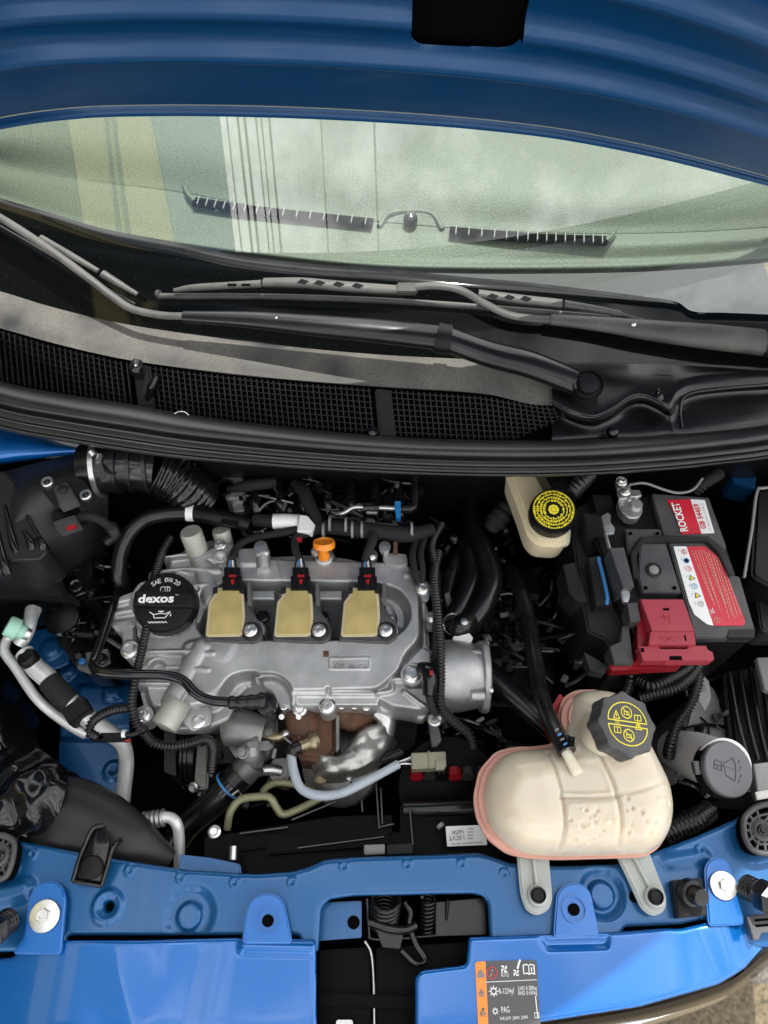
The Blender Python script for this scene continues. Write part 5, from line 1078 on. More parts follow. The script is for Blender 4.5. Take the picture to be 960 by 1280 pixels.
tube('strap_rim', [at(91, 1101, .797), at(98, 1078, .803), (at(106, 1056, .81)), at(116, 1036, .812), at(130, 1031, .81)], .0028, 'black_gloss', st, seg=8); tube('strap_rim', [at(127, 1107, .797), at(134, 1084, .803), at(141, 1060, .808), at(152, 1050, .80)], .0028, 'black_gloss', st, seg=8); tube('strap_rim', [at(91, 1101, .797), at(108, 1104, .798), at(127, 1107, .797)], .0025, 'black_gloss', st, seg=8)
lathe('push_pin', [(.0125, 0), (.0125, .004), (.011, .006), (.009, .0065), (0, .0065)], at(116, 1084, .805), (0, -.1, 1), 'black', st, 32)
# ------------------------------------------------------------------ air conditioning pipes on the left
ac = thing('air_conditioning_pipe', 'bare aluminium air conditioning pipes with mint green service cap', 'metal pipe', at(100, 900, .60))
tube('thick_pipe', [at(30, 815, .775), at(45, 835, .772), at(62, 850, .77), at(95, 885, .76), at(122, 906, .745), at(140, 918, .735), at(153, 930, .72), at(158, 950, .70), at(155, 985, .68), at(150, 1030, .66)], [.012, .0125, .013, .0125, .0115, .0105, .010, .0098, .0098, .0098], 'pipe_alu', ac, seg=20)
tube('thin_pipe', [at(8, 800, .765), at(6, 815, .765), at(20, 835, .762), at(42, 868, .758), at(62, 888, .752), at(90, 908, .745), at(108, 918, .735)], .0065, 'pipe_alu', ac, seg=16)
tube('thin_pipe', [at(8, 800, .765), at(16, 794, .768), at(30, 792, .772), at(38, 780, .774), at(46, 762, .76)], .0065, 'pipe_alu', ac, seg=16)
tube('thick_pipe', [at(24, 806, .772), at(32, 794, .776), at(37, 780, .776), at(40, 762, .765)], .009, 'pipe_alu', ac, seg=16)
A = at(28, 790, .785); d = (at(12, 783, .795) - A).normalized()
lathe('service_cap', [(.0085, -.004), (.0095, 0), (.0095, .005), (.0135, .006), (.0140, .008), (.0140, .018), (.0125, .021), (0, .0215)], A, d, 'mint', ac, 36, lobe=lambda a: 1 + .01 * math.cos(a * 18)); lathe('service_valve', [(.008, -.010), (.009, -.004), (.007, 0)], A, d, 'steel', ac, 24)
A = at(38, 826, .778); d = (at(31, 819, .790) - A).normalized(); lathe('black_cap', [(.0125, -.002), (.0130, .002), (.0130, .009), (.011, .012), (0, .012)], A, d, 'black', ac, 30)
tube('pipe_sleeve', [at(62, 851, .7705), at(76, 868, .768), at(88, 878, .763)], .0150, 'tape', ac, seg=20)
box('pipe_clip', at(98, 890, .762), (.012, .010, 0), (.008, -.010, 0), (0, 0, .012), 'black', ac, .002)
tube('return_pipe', [at(190, 1024, .735), at(200, 1022, .737), at(212, 1022, .737), at(221, 1030, .735), at(224, 1048, .725), at(224, 1085, .71)], .0068, 'pipe_alu', ac, seg=16)
tube('pipe_ferrule', [at(179, 1026, .733), at(192, 1024, .735), at(205, 1022, .737)], .0098, 'cast', ac, seg=20, corr=(.006, .0012))
# ------------------------------------------------------------------ hoses, each its own thing
def hose(label, pts, r, m='rubber', **k): return tag(tube('hose', [at(*p) for p in pts], r, m, None, **k), label, 'hose')
bh = thing('breather_hose', 'glossy black breather hose with a white band arching behind the oil filler cap', 'hose', at(180, 680, .78))
tube('hose_body', [at(158, 742, .76), at(150, 722, .785), at(150, 698, .80), at(160, 670, .815), (at(180, 650, .82)), at(206, 643, .82), at(236, 641, .82)], .0108, 'black_satin', bh, seg=20)
tube('white_band', [at(234, 641.2, .82), at(243, 641.6, .82)], .0116, 'white', bh, seg=24); tube('hose_fitting', [at(243, 641, .82), at(262, 645, .82), at(290, 650, .818), at(312, 656, .815)], [.0112, .0118, .0112, .008], 'black', bh, seg=20)
box('fitting_clip', at(287, 654, .829), (.012, -.002, 0), (.001, .004, 0), (0, 0, .003), 'black_satin', bh, .001)
vh = thing('vacuum_pipe', 'thin black vacuum pipe running from the oil cap to the valve cover front', 'hose', at(160, 830, .74))
tube('pipe_body', [at(150, 738, .78), at(142, 755, .79), at(130, 790, .80), at(118, 824, .81), at(117, 833, .815), at(126, 840, .82), at(160, 843, .822), at(205, 844, .822), at(228, 850, .822), at(244, 866, .82), at(262, 875, .818), at(290, 878, .815)], .0062, 'black_gloss', vh, seg=14, n=10)
tube('pipe_boot', [at(286, 878, .815), at(300, 878, .815), at(316, 877, .815), at(332, 876, .812)], [.0075, .0085, .0085, .011], 'rubber', vh, seg=20, corr=(.012, .0009)); lathe('elbow_cap', [(.013, -.012), (.013, .002), (.010, .006), (0, .007)], at(333, 878, .804), UP, 'rubber', vh, 28)
hose('black overflow hose clamped to the coolant reservoir nipple', [(640, 715, .72), (650, 738, .76), (658, 765, .775), (664, 795, .785), (670, 835, .80), (677, 872, .825), (690, 905, .855), (703, 932, .872)], [.0115, .0115, .0112, .0110, .0106, .0098, .0092, .009], seg=20)
cph = thing('hose_clip', 'small spring clip with blue print on the overflow hose end', 'clip', at(707, 930, .86))
tube('clip_band', [at(702, 925, .868), at(709, 940, .872)], .0108, 'black_gloss', cph, seg=20); tube('clip_ear', [at(712, 922, .876), at(717, 922, .878), at(716, 932, .878), at(712, 933, .876)], .0018, 'black', cph, seg=6, smooth=False)
for k in range(5): box('blue_print', at(696 + k * 3.5, 912 + k * 6, .8775 + k * .0012), (.0022, .0008, 0), (.0004, .0012, 0), (0, 0, .0006), 'ink_blue' if k % 2 else 'ink_grey', cph, 0)
hose('black lower coolant hose slanting from the pump to the coolant reservoir', [(596, 828, .70), (612, 842, .712), (640, 868, .715), (668, 892, .715), (690, 912, .71)], .0155, seg=20)
hose('thick black hose curving down between engine cover and gearbox', [(585, 600, .70), (590, 650, .73), (604, 690, .755), (614, 722, .76), (606, 752, .76), (590, 776, .755), (576, 788, .75)], [.016, .016, .0165, .0165, .0165, .016, .015], 'black_satin', seg=20)
hose('second black hose tucked beside the thick curved hose', [(588, 690, .74), (592, 715, .745), (582, 745, .745), (570, 770, .74), (560, 782, .73)], .0155, 'black_satin', seg=20)
hose('black hose bent behind the thick curved hoses', [(600, 660, .715), (580, 690, .72), (566, 715, .72), (558, 750, .715)], .0135, 'rubber', seg=18)
hc_ = thing('hose_elbow', 'black hose elbow with steel spring ring on the pump housing', 'hose', at(570, 790, .74))
tube('elbow_body', [at(588, 778, .765), at(576, 784, .772), at(566, 792, .768)], [.016, .017, .014], 'black_satin', hc_, seg=20); tube('spring_ring', [at(566 + 12 * math.cos(a), 780 + 13 * math.sin(a), .778 + .008 * math.cos(a * 2)) for a in np.linspace(0, 5.6, 12)], .0012, 'steel', hc_, seg=6); lathe('elbow_screw', [(.005, 0), (.005, .006), (0, .007)], at(580, 779, .787), UP, 'steel', hc_, 14)
rh = thing('radiator_hose', 'black radiator hose with ringed clamp running down beside the fan', 'hose', at(270, 1000, .66))
tube('hose_body', [at(300, 968, .705), at(280, 990, .70), at(262, 1008, .69), at(238, 1028, .67), at(222, 1048, .65)], [.019, .0185, .0175, .0175, .0175], 'rubber', rh, seg=22)
for t in ((292, 977), (284, 984)): tube('clamp_ring', [at(t[0], t[1], .703), at(t[0] - 5, t[1] + 5, .701)], .0212, 'black_gloss', rh, seg=28)
tube('clamp_ring', [at(287, 981, .703), at(285, 983, .702)], .0214, 'ink_blue', rh, seg=28); tube('clamp_ear', [at(290, 994, .722), at(298, 988, .724), at(302, 994, .722), at(294, 1000, .72)], .0016, 'steel', rh, seg=6, smooth=False)
op = thing('fuel_line', 'olive green bent metal line looping ahead of the exhaust', 'metal pipe', at(320, 1005, .68))
tube('line', [at(284, 1036, .715), at(288, 1015, .728), at(300, 1000, .732), at(320, 996, .735), at(337, 997, .735), at(346, 1010, .73), at(354, 1018, .728), at(372, 1012, .725), at(400, 998, .715)], .0048, 'olive', op, seg=12); tube('line', [at(328, 990, .70), at(336, 982, .705), at(352, 978, .707), at(380, 984, .70), at(410, 1000, .69)], .0046, 'olive', op, seg=12)
# ------------------------------------------------------------------ wiring
def loom(label, pts, r, corr=(.0042, .0011), m='rubber'): return tag(tube('wiring_loom', [at(*p) for p in pts], r, m, None, seg=12, corr=corr), label, 'wiring loom')
loom('ribbed black loom passing under the oil filler cap down the engine side', [(214, 672, .80), (203, 690, .805), (194, 720, .81), (186, 770, .812), (178, 810, .815), (170, 845, .815), (165, 880, .81), (172, 905, .80), (180, 914, .795)], .0052)
loom('short ribbed loom branching to the aluminium pipes', [(166, 884, .805), (140, 888, .80), (118, 900, .79), (112, 915, .785), (122, 922, .785)], .0052)
loom('ribbed loom looping below the lower solenoid', [(180, 915, .785), (192, 928, .775), (212, 933, .772), (235, 930, .772), (258, 924, .77), (266, 935, .755), (264, 965, .73)], .0055)
loom('ribbed loom running down the valve cover edge beside the pump housing', [(548, 690, .80), (543, 720, .812), (547, 765, .815), (550, 800, .815), (551, 845, .812), (551, 880, .80), (565, 900, .79), (586, 918, .78), (592, 935, .775)], .0056)
loom('thinner ribbed loom lying against the loom at the pump housing', [(552, 655, .79), (540, 680, .80), (544, 710, .808), (546, 760, .805), (545, 800, .80), (543, 850, .795), (545, 885, .785)], .0052)
loom('black taped twin cable dropping to the ground bolt on the cover', [(522, 672, .80), (516, 690, .812), (518, 712, .815), (524, 730, .812)], .0048, None, 'tape')
loom('black taped cable beside the twin ground cable', [(532, 668, .80), (526, 690, .812), (528, 712, .814), (527, 730, .812)], .0045, None, 'tape')
hn = thing('wiring_harness', 'black taped main harness with white tape lying behind the valve cover', 'wiring harness', at(400, 665, .78))
tube('harness_trunk', [at(318, 650, .80), at(345, 652, .805), at(375, 652, .808), at(400, 658, .81), at(430, 660, .812), at(470, 664, .815), at(510, 668, .812), at(540, 662, .80)], [.009, .010, .010, .010, .0105, .0115, .0115, .009], 'tape', hn, seg=16)
tube('white_tape', [at(342, 652, .806), at(358, 652, .807), at(374, 653, .808)], .0112, 'white', hn, seg=16); prism('white_tape', [(374, 643), (384, 644), (394, 656), (390, 665), (371, 664)], .824, .014, 'white', hn, r=.002)
tube('harness_branch', [at(372, 662, .81), at(340, 668, .808), at(312, 674, .808), at(296, 684, .81), at(289, 698, .818)], [.006, .005, .005, .005, .005], 'tape', hn); tube('harness_branch', [at(410, 661, .81), at(385, 666, .812), at(371, 672, .815), at(369, 686, .818), at(374, 698, .818)], [.006, .006, .006, .0055, .005], 'tape', hn); tube('harness_branch', [at(464, 664, .818), at(466, 674, .822), at(460, 688, .822), at(456, 700, .82)], [.007, .007, .006, .005], 'tape', hn)
tube('harness_branch', [at(370, 606, .80), at(380, 615, .81), at(388, 635, .812), at(398, 655, .81)], .0095, 'tape', hn); tube('harness_branch', [at(285, 612, .80), at(310, 607, .808), at(345, 603, .805)], [.005, .009, .008], 'tape', hn)
for p in ((432, 657), (412, 655), (452, 662), (514, 663), (404, 664), (440, 662)):
    tube('cable_tie', [at(p[0] - 1, p[1], .815), at(p[0] + 2, p[1], .815)], .0118, 'ink_grey', hn, seg=16)
prism('red_clip', [(371, 671), (377, 671), (377, 676), (371, 676)], .822, .006, 'red_clip', hn, r=.001)
random.seed(21)
for i in range(14):
    x = 320 + i * 15 + random.uniform(-5, 5); y = random.uniform(640, 676); tube('loose_wire', [at(x, y, .79), at(x + random.uniform(5, 14), y + random.uniform(-6, 6), .80), at(x + random.uniform(16, 30), y + random.uniform(-4, 10), .79)], .0013, random.choice(('black_gloss', 'steel', 'brass', 'black_gloss')), hn, seg=6)
gl_ = thing('ground_lug', 'steel ground lug bolted to the cover corner below the taped cables', 'cable lug', at(528, 738, .80))
prism('lug_plate', [(522, 729), (533, 728), (537, 742), (534, 752), (527, 750)], .806, .003, 'steel', gl_, r=.003, bevel=.0008); bolt(at(528.5, 735, .806), UP, .0095, 'bolt_steel', gl_); tube('crimp', [at(522, 716, .812), at(526, 729, .809)], .004, 'steel', gl_)
cs = thing('camshaft_sensor', 'black camshaft sensor plug with red tab beside the pump housing', 'sensor', at(532, 850, .80))
tube('sensor_body', [at(526, 835, .808), at(534, 838, .815), at(537, 850, .818), at(536, 870, .815)], [.008, .010, .0095, .0075], 'black_gloss', cs, seg=14); tube('sensor_cable', [at(536, 868, .815), at(540, 885, .80), at(546, 892, .79)], .005, 'tape', cs); prism('red_tab', [(537, 838), (541, 838), (541, 844), (537, 844)], .828, .006, 'red_clip', cs, r=.0005, bevel=.0005)
pr_ = thing('pressure_sensor', 'black plug with steel tip clipped over the silver pipe', 'sensor', at(150, 925, .76))
box('plug_body', at(142, 922, .775), (.018, 0, 0), (0, .005, 0), (0, 0, .006), 'black', pr_, .002); box('plug_clip', at(124, 923, .775), (.008, 0, 0), (0, .003, 0), (0, 0, .006), 'black_gloss', pr_, .001); tube('plug_stem', [at(156, 918, .782), at(168, 917, .785), at(184, 910, .79)], .0032, 'case_black', pr_, seg=10); tube('plug_tip', [at(153, 917, .784), at(157, 917, .784)], .005, 'white', pr_); box('red_tab', at(160, 926, .78), (.003, .001, 0), (0, .0012, 0), (0, 0, .003), 'red_clip', pr_, .0005)
loom('ribbed battery cable sweeping below the red terminal cover', [(798, 872, .775), (820, 866, .78), (845, 858, .785), (868, 838, .79), (878, 815, .79), (884, 800, .78)], .0078, (.0044, .0012))
loom('ribbed battery cable lying lower under the terminal cover', [(800, 850, .775), (815, 856, .785), (838, 846, .79), (862, 832, .79)], .0085, (.0044, .0012))
loom('ribbed cable hanging beside the washer bottle', [(872, 820, .77), (872, 850, .765), (862, 880, .755), (846, 905, .745), (838, 930, .735), (836, 945, .72)], .0068, (.0044, .0012))
loom('ribbed cable dropping behind the reservoir cap', [(788, 838, .77), (786, 852, .77), (782, 868, .76)], .0075, (.0044, .0012))
loom('thick ribbed conduit beside the coolant reservoir on the support', [(830, 1042, .76), (850, 1032, .765), (870, 1024, .765), (886, 1012, .755)], .0125, (.0050, .0013))
loom('ribbed cable under the cowl by the brake reservoir', [(712, 616, .86), (722, 604, .865), (734, 592, .86)], .014, (.005, .0012))
loom('taped cable bundle behind the battery at the cowl', [(868, 614, .83), (882, 602, .845), (898, 592, .84)], .0085, (.006, .0012), 'tape')
loom('foil wrapped pipe beside the brake reservoir', [(612, 662, .76), (622, 650, .77), (636, 632, .775), (648, 620, .77)], [.010, .016, .012, .004], (.012, .0012), 'tape')
# ------------------------------------------------------------------ fan and shroud
fan = thing('radiator_fan', 'black radiator fan shroud with ribs and a printed label', 'radiator fan', at(480, 1030, .60))
prism('shroud', [(290, 1052), (500, 1040), (500, 1005), (620, 1000), (625, 1095), (290, 1095)], .735, .05, 'deep_black', fan, r=.004, bevel=.003)
prism('shroud_rail', [(296, 1040), (420, 1020), (490, 1018), (490, 1042), (420, 1048), (298, 1064)], .745, .02, 'deep_black', fan, r=.003, bevel=.002)
prism('shroud_rail', [(330, 1044), (486, 1034), (486, 1056), (332, 1068)], .752, .015, 'deep_black', fan, r=.003, bevel=.002)
lathe('fan_motor', [(.065, -.05), (.068, -.02), (.064, 0), (.02, .004), (0, .004)], at(560, 985, .70), (0, -.25, 1), 'deep_black', fan, 48)
tube('motor_band', [at(505, 1012, .73), at(560, 1010, .735), at(620, 1008, .73)], .010, 'black_satin', fan, seg=14)
for k in range(6): tube('motor_magnet', [at(520 + k * 16, 962, .72), at(521 + k * 16, 972, .724)], .0085, ('red_gloss', 'cast_black', 'black_gloss')[k % 3], fan, seg=12)
for a, b in (((470, 978), (474, 1036)), ((476, 985), (478, 1030)), ((512, 1010), (516, 1056)), ((452, 1000), (453, 1015)), ((365, 1025), (420, 1002)), ((300, 1042), (360, 1034)), ((372, 1060), (480, 1046)), ((474, 1034), (492, 1030))): tube('shroud_rib', [at(*a, .756), at(*b, .756)], .0014, 'black_gloss', fan, seg=6)
prism('shroud_plug', [(455, 1056), (481, 1055), (481, 1067), (455, 1068)], .770, .012, 'ink_grey', fan, r=.002); prism('shroud_plug', [(484, 1056), (516, 1054), (516, 1066), (484, 1068)], .766, .012, 'black', fan, r=.002)
tube('shroud_hook', [at(549, 1030, .752), at(552, 1034, .752)], .005, 'ink_grey', fan)
lb = prism('part_label', [(557, 1033), (606, 1031), (609, 1056), (559, 1058)], .757, .0012, 'label_white', fan, r=.001, bevel=0)
slb = .7575
def flip(s, a, b, h, m='ink'): A, B = at(*a, slb), at(*b, slb); x_ = B - A; y_ = Vector((-x_.y, x_.x, 0)); return letters(s, A, x_, y_, h, m, lb, width=x_.length)
flip('1.0CVT', (580, 1044), (561, 1045), .0052); flip('160W', (579, 1037), (564, 1038), .0048); flip('29550-D55-0W4 150 034', (603, 1052), (564, 1054), .0018)
for k in range(4): flip(('4584 A', '10220', 'P10238031', '-904')[k], (592, 1035 + k * 4.0), (584, 1035.3 + k * 4.0), .0019)
prism('support_bracket', [(225, 1068), (262, 1072), (300, 1080), (302, 1094), (222, 1090)], .765, .006, 'paint_inner', car, r=.003)
bolt(at(268, 1040, .742), UP, .008, 'bolt_steel', fan); prism('rad_cover', [(255, 1046), (300, 1040), (300, 1090), (255, 1085)], .735, .03, 'deep_black', fan, r=.003)
tube('vent_rod', [at(292, 1058, .765), at(291, 1075, .765)], .0045, 'steel', fan)
# ------------------------------------------------------------------ buffers, brackets on the front
bf = thing('rubber_buffer', 'square black rubber hood buffer on the blue support', 'rubber buffer', at(863, 1125, .785))
prism('buffer_plate', [(841, 1100), (878, 1097), (884, 1144), (848, 1148)], .802, .014, 'black', bf, r=.002, bevel=.002); lathe('buffer_post', [(.014, 0), (.0135, .010), (.010, .011), (.010, .022), (.0085, .025), (0, .025)], at(860, 1114, .801), (.25, -.35, 1), 'rubber', bf, 32)
for lab, P, q in (('threaded black hood buffer beside the square rubber buffer', (932, 1108, .80), (965, 1124, .83)), ('threaded black hood buffer at the snorkel end of the blue support', (12, 1150, .80), (-14, 1168, .83))):
    b_ = thing('hood_stop', lab, 'rubber buffer', at(*P)); A, B = at(*P), at(*q); d = (B - A).normalized()
    tube('stop_thread', [A, A.lerp(B, .6)], .0125, 'rubber', b_, seg=20, corr=(.005, .001)); lathe('stop_head', [(.016, 0), (.018, .004), (.018, .016), (.014, .02), (.008, .016), (0, .016)], A.lerp(B, .6), d, 'rubber', b_, 6)
def lattice(lab, P, z):
    t = thing('headlight_bracket', lab, 'bracket', at(P[0][0], P[0][1], z - .02)); Q = rnd(ats(P, z), .008)
    slab('bracket_plate', [q - UP * .010 for q in Q], (0, 0, -.012), 'void', t, .001); tube('bracket_rim', [*Q, Q[0]], .0035, 'grey_plastic', t, seg=8, smooth=False)
    c = sum(Q, Vector()) / len(Q); hub = lathe('bracket_hub', [(.012, -.012), (.012, 0), (.009, .002), (.006, 0), (0, 0)], c, UP, 'grey_plastic', t, 28); bolt(c + UP * .0, UP, .006, 'black_gloss', t)
    for a in range(12):
        th = a * math.pi / 6; d = Vector((math.cos(th), math.sin(th), 0)); e = min(((q - c).length for q in Q), key=lambda L_: 0)
        best = max(Q, key=lambda q: (q - c).normalized().dot(d)); tube('bracket_rib', [c + d * .011 - UP * .002, best - UP * .002], .0018, 'grey_plastic', t, seg=6)
        b2 = max(Q, key=lambda q: (q - c).normalized().dot(Vector((math.cos(th + .52), math.sin(th + .52), 0)))); tube('bracket_rib', [c.lerp(best, .62) - UP * .002, c.lerp(b2, .62) - UP * .002], .0016, 'grey_plastic', t, seg=6)
    return t
lattice('webbed dark grey bracket at the support corner beside the washer bottle', [(929, 1022), (945, 1008), (985, 1000), (990, 1060), (955, 1068), (938, 1062), (930, 1045)], .812)
lattice('webbed dark grey bracket at the support corner beside the air snorkel', [(-30, 1044), (6, 1044), (19, 1052), (16, 1076), (8, 1098), (-30, 1104)], .812)
hb = thing('grille_clip', 'dark grey slotted clip on the edge of the stickered front panel', 'clip', at(950, 1155, .80))
prism('clip_plate', [(934, 1146), (968, 1140), (975, 1165), (952, 1166), (948, 1175), (942, 1175)], .805, .008, 'grey_plastic', hb, r=.001); prism('clip_slot', [(943, 1149), (968, 1147), (968, 1150), (944, 1152)], .8056, .001, 'void', hb, r=0, bevel=0); prism('clip_slot', [(944, 1156), (968, 1154), (968, 1157), (945, 1159)], .8056, .001, 'void', hb, r=0, bevel=0)
# air conditioning sticker on the right front panel
sk = thing('refrigerant_label', 'orange and grey refrigerant warning sticker on the blue front panel', 'sticker', at(633, 1240, zp))
zq = zp + .0012
prism('label_orange_strip', [(594, 1204), (597, 1202), (607, 1201.5), (611, 1290), (598, 1290)], zq, .0008, 'label_orange', sk, r=.001, bevel=0)
prism('label_body', [(607.6, 1201.4), (667, 1200), (671, 1203), (676, 1290), (611.6, 1290)], zq, .0008, 'label_grey', sk, r=.001, bevel=0)
zl = zq + .0003
glyph((601, 1217), 'solidwarn', 4.2, 'ink_grey', sk, zl); glyph((602, 1241), 'flame', 3.8, 'ink_grey', sk, zl); glyph((604, 1266), 'man', 4.2, 'ink_grey', sk, zl)
glyph((615, 1216), 'ban', 6.0, 'white', sk, zl); glyph((630, 1211), 'fan', 5.0, 'label_white', sk, zl); text_px('AUTO', (626, 1221), (636, 1221), zl, 5, 'label_white', sk); glyph((645, 1216), 'fan', 4.6, 'label_white', sk, zl); line2([(2, 3), (4, 8), (5, 10)], 2, 'label_white', sk, at(645, 1214, zl), Vector((1, 0, 0)), Vector((0, 1, 0)), UP); glyph((661, 1212), 'book', 6.5, 'label_white', sk, zl)
line2([(-27, -1.2), (27, 1)], .6, 'label_white', sk, at(639, 1226, zl), Vector((1, 0, 0)), Vector((0, 1, 0)), UP)
glyph((617, 1239), 'flake', 5.0, 'label_white', sk, zl); text_px('R-1234yf', (624, 1242.5), (643, 1241.7), zl, 6.0, 'label_white', sk); text_px('LHD 0.380kg', (648, 1238), (671, 1237), zl, 4.4, 'label_white', sk); text_px('RHD 0.430kg', (648, 1244), (671.5, 1243), zl, 4.4, 'label_white', sk)
glyph((619, 1264), 'flake', 3.4, 'label_white', sk, zl); text_px('PAG', (627, 1266), (637, 1265.5), zl, 6.5, 'label_white', sk); text_px('SAE J639  J2842  J2845', (625, 1275), (660, 1273), zl, 3.2, 'label_white', sk)
line2([(0, 6), (.6, -12)], 1, 'label_white', sk, at(670, 1254, zl), Vector((1, 0, 0)), Vector((0, 1, 0)), UP); line2([(-2.2, -2.2), (2.2, -2.2), (2.2, 2.2), (-2.2, 2.2)], .5, 'label_white', sk, at(671, 1269, zl), Vector((1, 0, 0)), Vector((0, 1, 0)), UP, closed=True)
# ------------------------------------------------------------------ wipers
def lift(px, py, h): p = on_glass(px, py); return p + Vector((0, -.5, .866)) * h
w1 = thing('windshield_wiper', 'dusty grey wiper whose slotted blade lies flat along the windshield foot', 'wiper', lift(520, 385, 0))
tube('blade_rubber', [lift(200, 373, .012), lift(350, 374, .012), lift(500, 380, .012), lift(640, 390, .012), lift(800, 404, .012)], .0042, 'wiper_grey', w1, seg=10)
tube('blade_spine', [lift(222, 368, .020), lift(250, 365, .022), lift(330, 361, .024)], [.003, .0055, .006], 'wiper_grey', w1, seg=10, flat=.7)
tube('blade_spine', [lift(333, 360, .026), lift(380, 361, .028), lift(440, 366, .028), lift(500, 370, .028)], [.0075, .0085, .0085, .0075], 'wiper_grey', w1, seg=12, flat=.6)
tube('blade_spine', [lift(595, 374, .028), lift(640, 380, .027), lift(697, 386, .026)], [.0065, .0075, .0070], 'wiper_grey', w1, seg=12, flat=.6); tube('blade_spine', [lift(700, 386, .025), lift(735, 391, .023), lift(770, 397, .020)], [.006, .0055, .005], 'wiper_grey', w1, seg=10, flat=.7)
tube('blade_tip', [lift(768, 397, .020), lift(786, 401, .017), lift(798, 404, .014)], [.003, .0026, .0024], 'wiper_grey', w1, seg=8); tube('blade_tip', [lift(200, 371, .014), lift(204, 371, .015)], .0055, 'wiper_grey', w1, seg=10)
for x in (382, 402, 425, 448, 612, 632, 652): box('spine_slot', lift(x, 361 + (x - 380) * .075, .0335 if x < 500 else .0318), (.0048, -.0016, -.0008), (.003, .0019, .0011), Vector((0, -.5, .866)) * .0008, 'black', w1, 0)
for x in (295, 312): box('spine_slot', lift(x, 363.5, .0285), (.006, .0, 0), (0, .0013, .0008), Vector((0, -.5, .866)) * .0006, 'void', w1, 0)
tube('arm_rod', [lift(516, 367, .032), lift(545, 367, .036), lift(572, 372, .036), lift(600, 386, .032), lift(630, 400, .030), lift(660, 405, .030), lift(682, 406, .030)], .0062, 'wiper_grey', w1, seg=10, flat=.6)
tube('arm_casting', [lift(682, 406, .030), lift(740, 412, .032), lift(800, 420, .034), lift(870, 428, .036), lift(945, 436, .036), lift(1000, 440, .034)], [.0085, .011, .0155, .0190, .0200, .0200], 'wiper_grey', w1, seg=20, flat=.7)
lathe('arm_rivet', [(.003, 0), (.003, .003), (0, .004)], lift(779, 415, .042), (0, -.5, .866), 'steel', w1, 14); tube('arm_cap', [lift(938, 435, .036), lift(944, 436, .036)], .021, 'black', w1, seg=18, flat=.72)
box('blade_hinge', lift(508, 369, .030), (.014, 0, 0), (0, .0065, .003), (0, -.003, .006), 'wiper_grey', w1, .002)
w2 = thing('windshield_wiper', 'black wiper arm running from its round pivot cap across the dusty cowl strip', 'wiper', lift(480, 420, 0))
wp = lambda px, py, z: at(px, py, z)
tube('arm_rod', [lift(-30, 258, .03), lift(20, 286, .03), lift(75, 322, .03), lift(120, 355, .03), lift(150, 378, .032), lift(175, 394, .034), lift(210, 402, .036), lift(240, 404, .038)], .0062, 'wiper_grey', w2, seg=10, flat=.55)
tube('arm_casting', [lift(238, 404, .038), lift(320, 409, .042), lift(400, 417, .046), lift(480, 425, .05), lift(546, 433, .052)], [.0085, .013, .0165, .0180, .0185], 'black_satin', w2, seg=20, flat=.7)
tube('arm_cap', [lift(542, 432, .052), lift(550, 434, .052), lift(560, 435, .052)], [.0215, .0218, .021], 'black', w2, seg=18, flat=.76)
tube('arm_base', [lift(556, 435, .052), at(610, 442, .975), at(660, 455, .972), at(700, 470, .965), at(733, 484, .955)], [.0185, .0195, .0200, .0195, .0190], 'black_satin', w2, seg=22, flat=.7)
lathe('pivot_cap', [(.0200, -.03), (.0200, .008), (.0190, .010), (.0175, .006), (.0145, .006), (.0140, .012), (.012, .0145), (0, .015)], at(733, 484, .962), (0, -.3, 1), 'black_satin', w2, 40)
lathe('arm_rivet', [(.003, 0), (.003, .003), (0, .004)], lift(352, 411, .050), (0, -.5, .866), 'steel', w2, 14)
tube('blade_rubber', [lift(-30, 268, .01), lift(40, 308, .01), lift(100, 345, .01), lift(172, 384, .01)], .004, 'black_satin', w2, seg=10); tube('blade_spine', [lift(60, 304, .024), lift(95, 325, .024), lift(130, 345, .022)], [.0045, .0055, .004], 'wiper_grey', w2, seg=10, flat=.7); tube('blade_spine', [lift(135, 348, .022), lift(155, 360, .020), lift(176, 372, .016)], [.0065, .0055, .0035], 'wiper_grey', w2, seg=10, flat=.7)
# ------------------------------------------------------------------ dark clutter deep in the bay
random.seed(9)
gb_ = thing('gearbox', 'dark ribbed gearbox casing deep below the hoses beside the pump housing', 'gearbox', at(640, 820, .45))
prism('gearbox_case', [(560, 720), (680, 700), (700, 800), (690, 880), (600, 880), (560, 840)], .60, .2, 'black_satin', gb_, r=.02, bevel=.015, seg=3)
for i in range(4):
    for j in range(5): prism('casing_cell', [(604 + j * 13, 742 + i * 17), (614 + j * 13, 741 + i * 17), (615 + j * 13, 755 + i * 17), (605 + j * 13, 756 + i * 17)], .612 + random.uniform(-.004, .004), .02, 'cast_black', gb_, r=.001, bevel=.002)
for p in ((632, 822), (618, 780), (640, 770), (622, 828), (656, 800)): bolt(at(*p, .612), (random.uniform(-.3, .3), -.2, 1), .008, 'cast_black', gb_)
for i in range(26):
    p = (random.uniform(545, 620), random.uniform(660, 780)); tube('gearbox_wire', [at(*p, .70), at(p[0] + random.uniform(-8, 16), p[1] + random.uniform(8, 20), .715), at(p[0] + random.uniform(-12, 20), p[1] + random.uniform(22, 40), .70)], random.uniform(.0015, .0035), random.choice(('black_gloss', 'black_satin', 'tape')), gb_, seg=6)
prism('gearbox_plug', [(556, 742), (562, 740), (565, 756), (559, 758)], .735, .012, 'ink_grey', gb_, r=.001)
tube('gearbox_bracket', [at(601, 722, .72), at(580, 735, .73), at(562, 760, .735)], .003, 'steel', gb_, seg=8)
bx = thing('fuse_carrier', 'tall black plastic cover between battery and fender', 'cover', at(945, 700, .70))
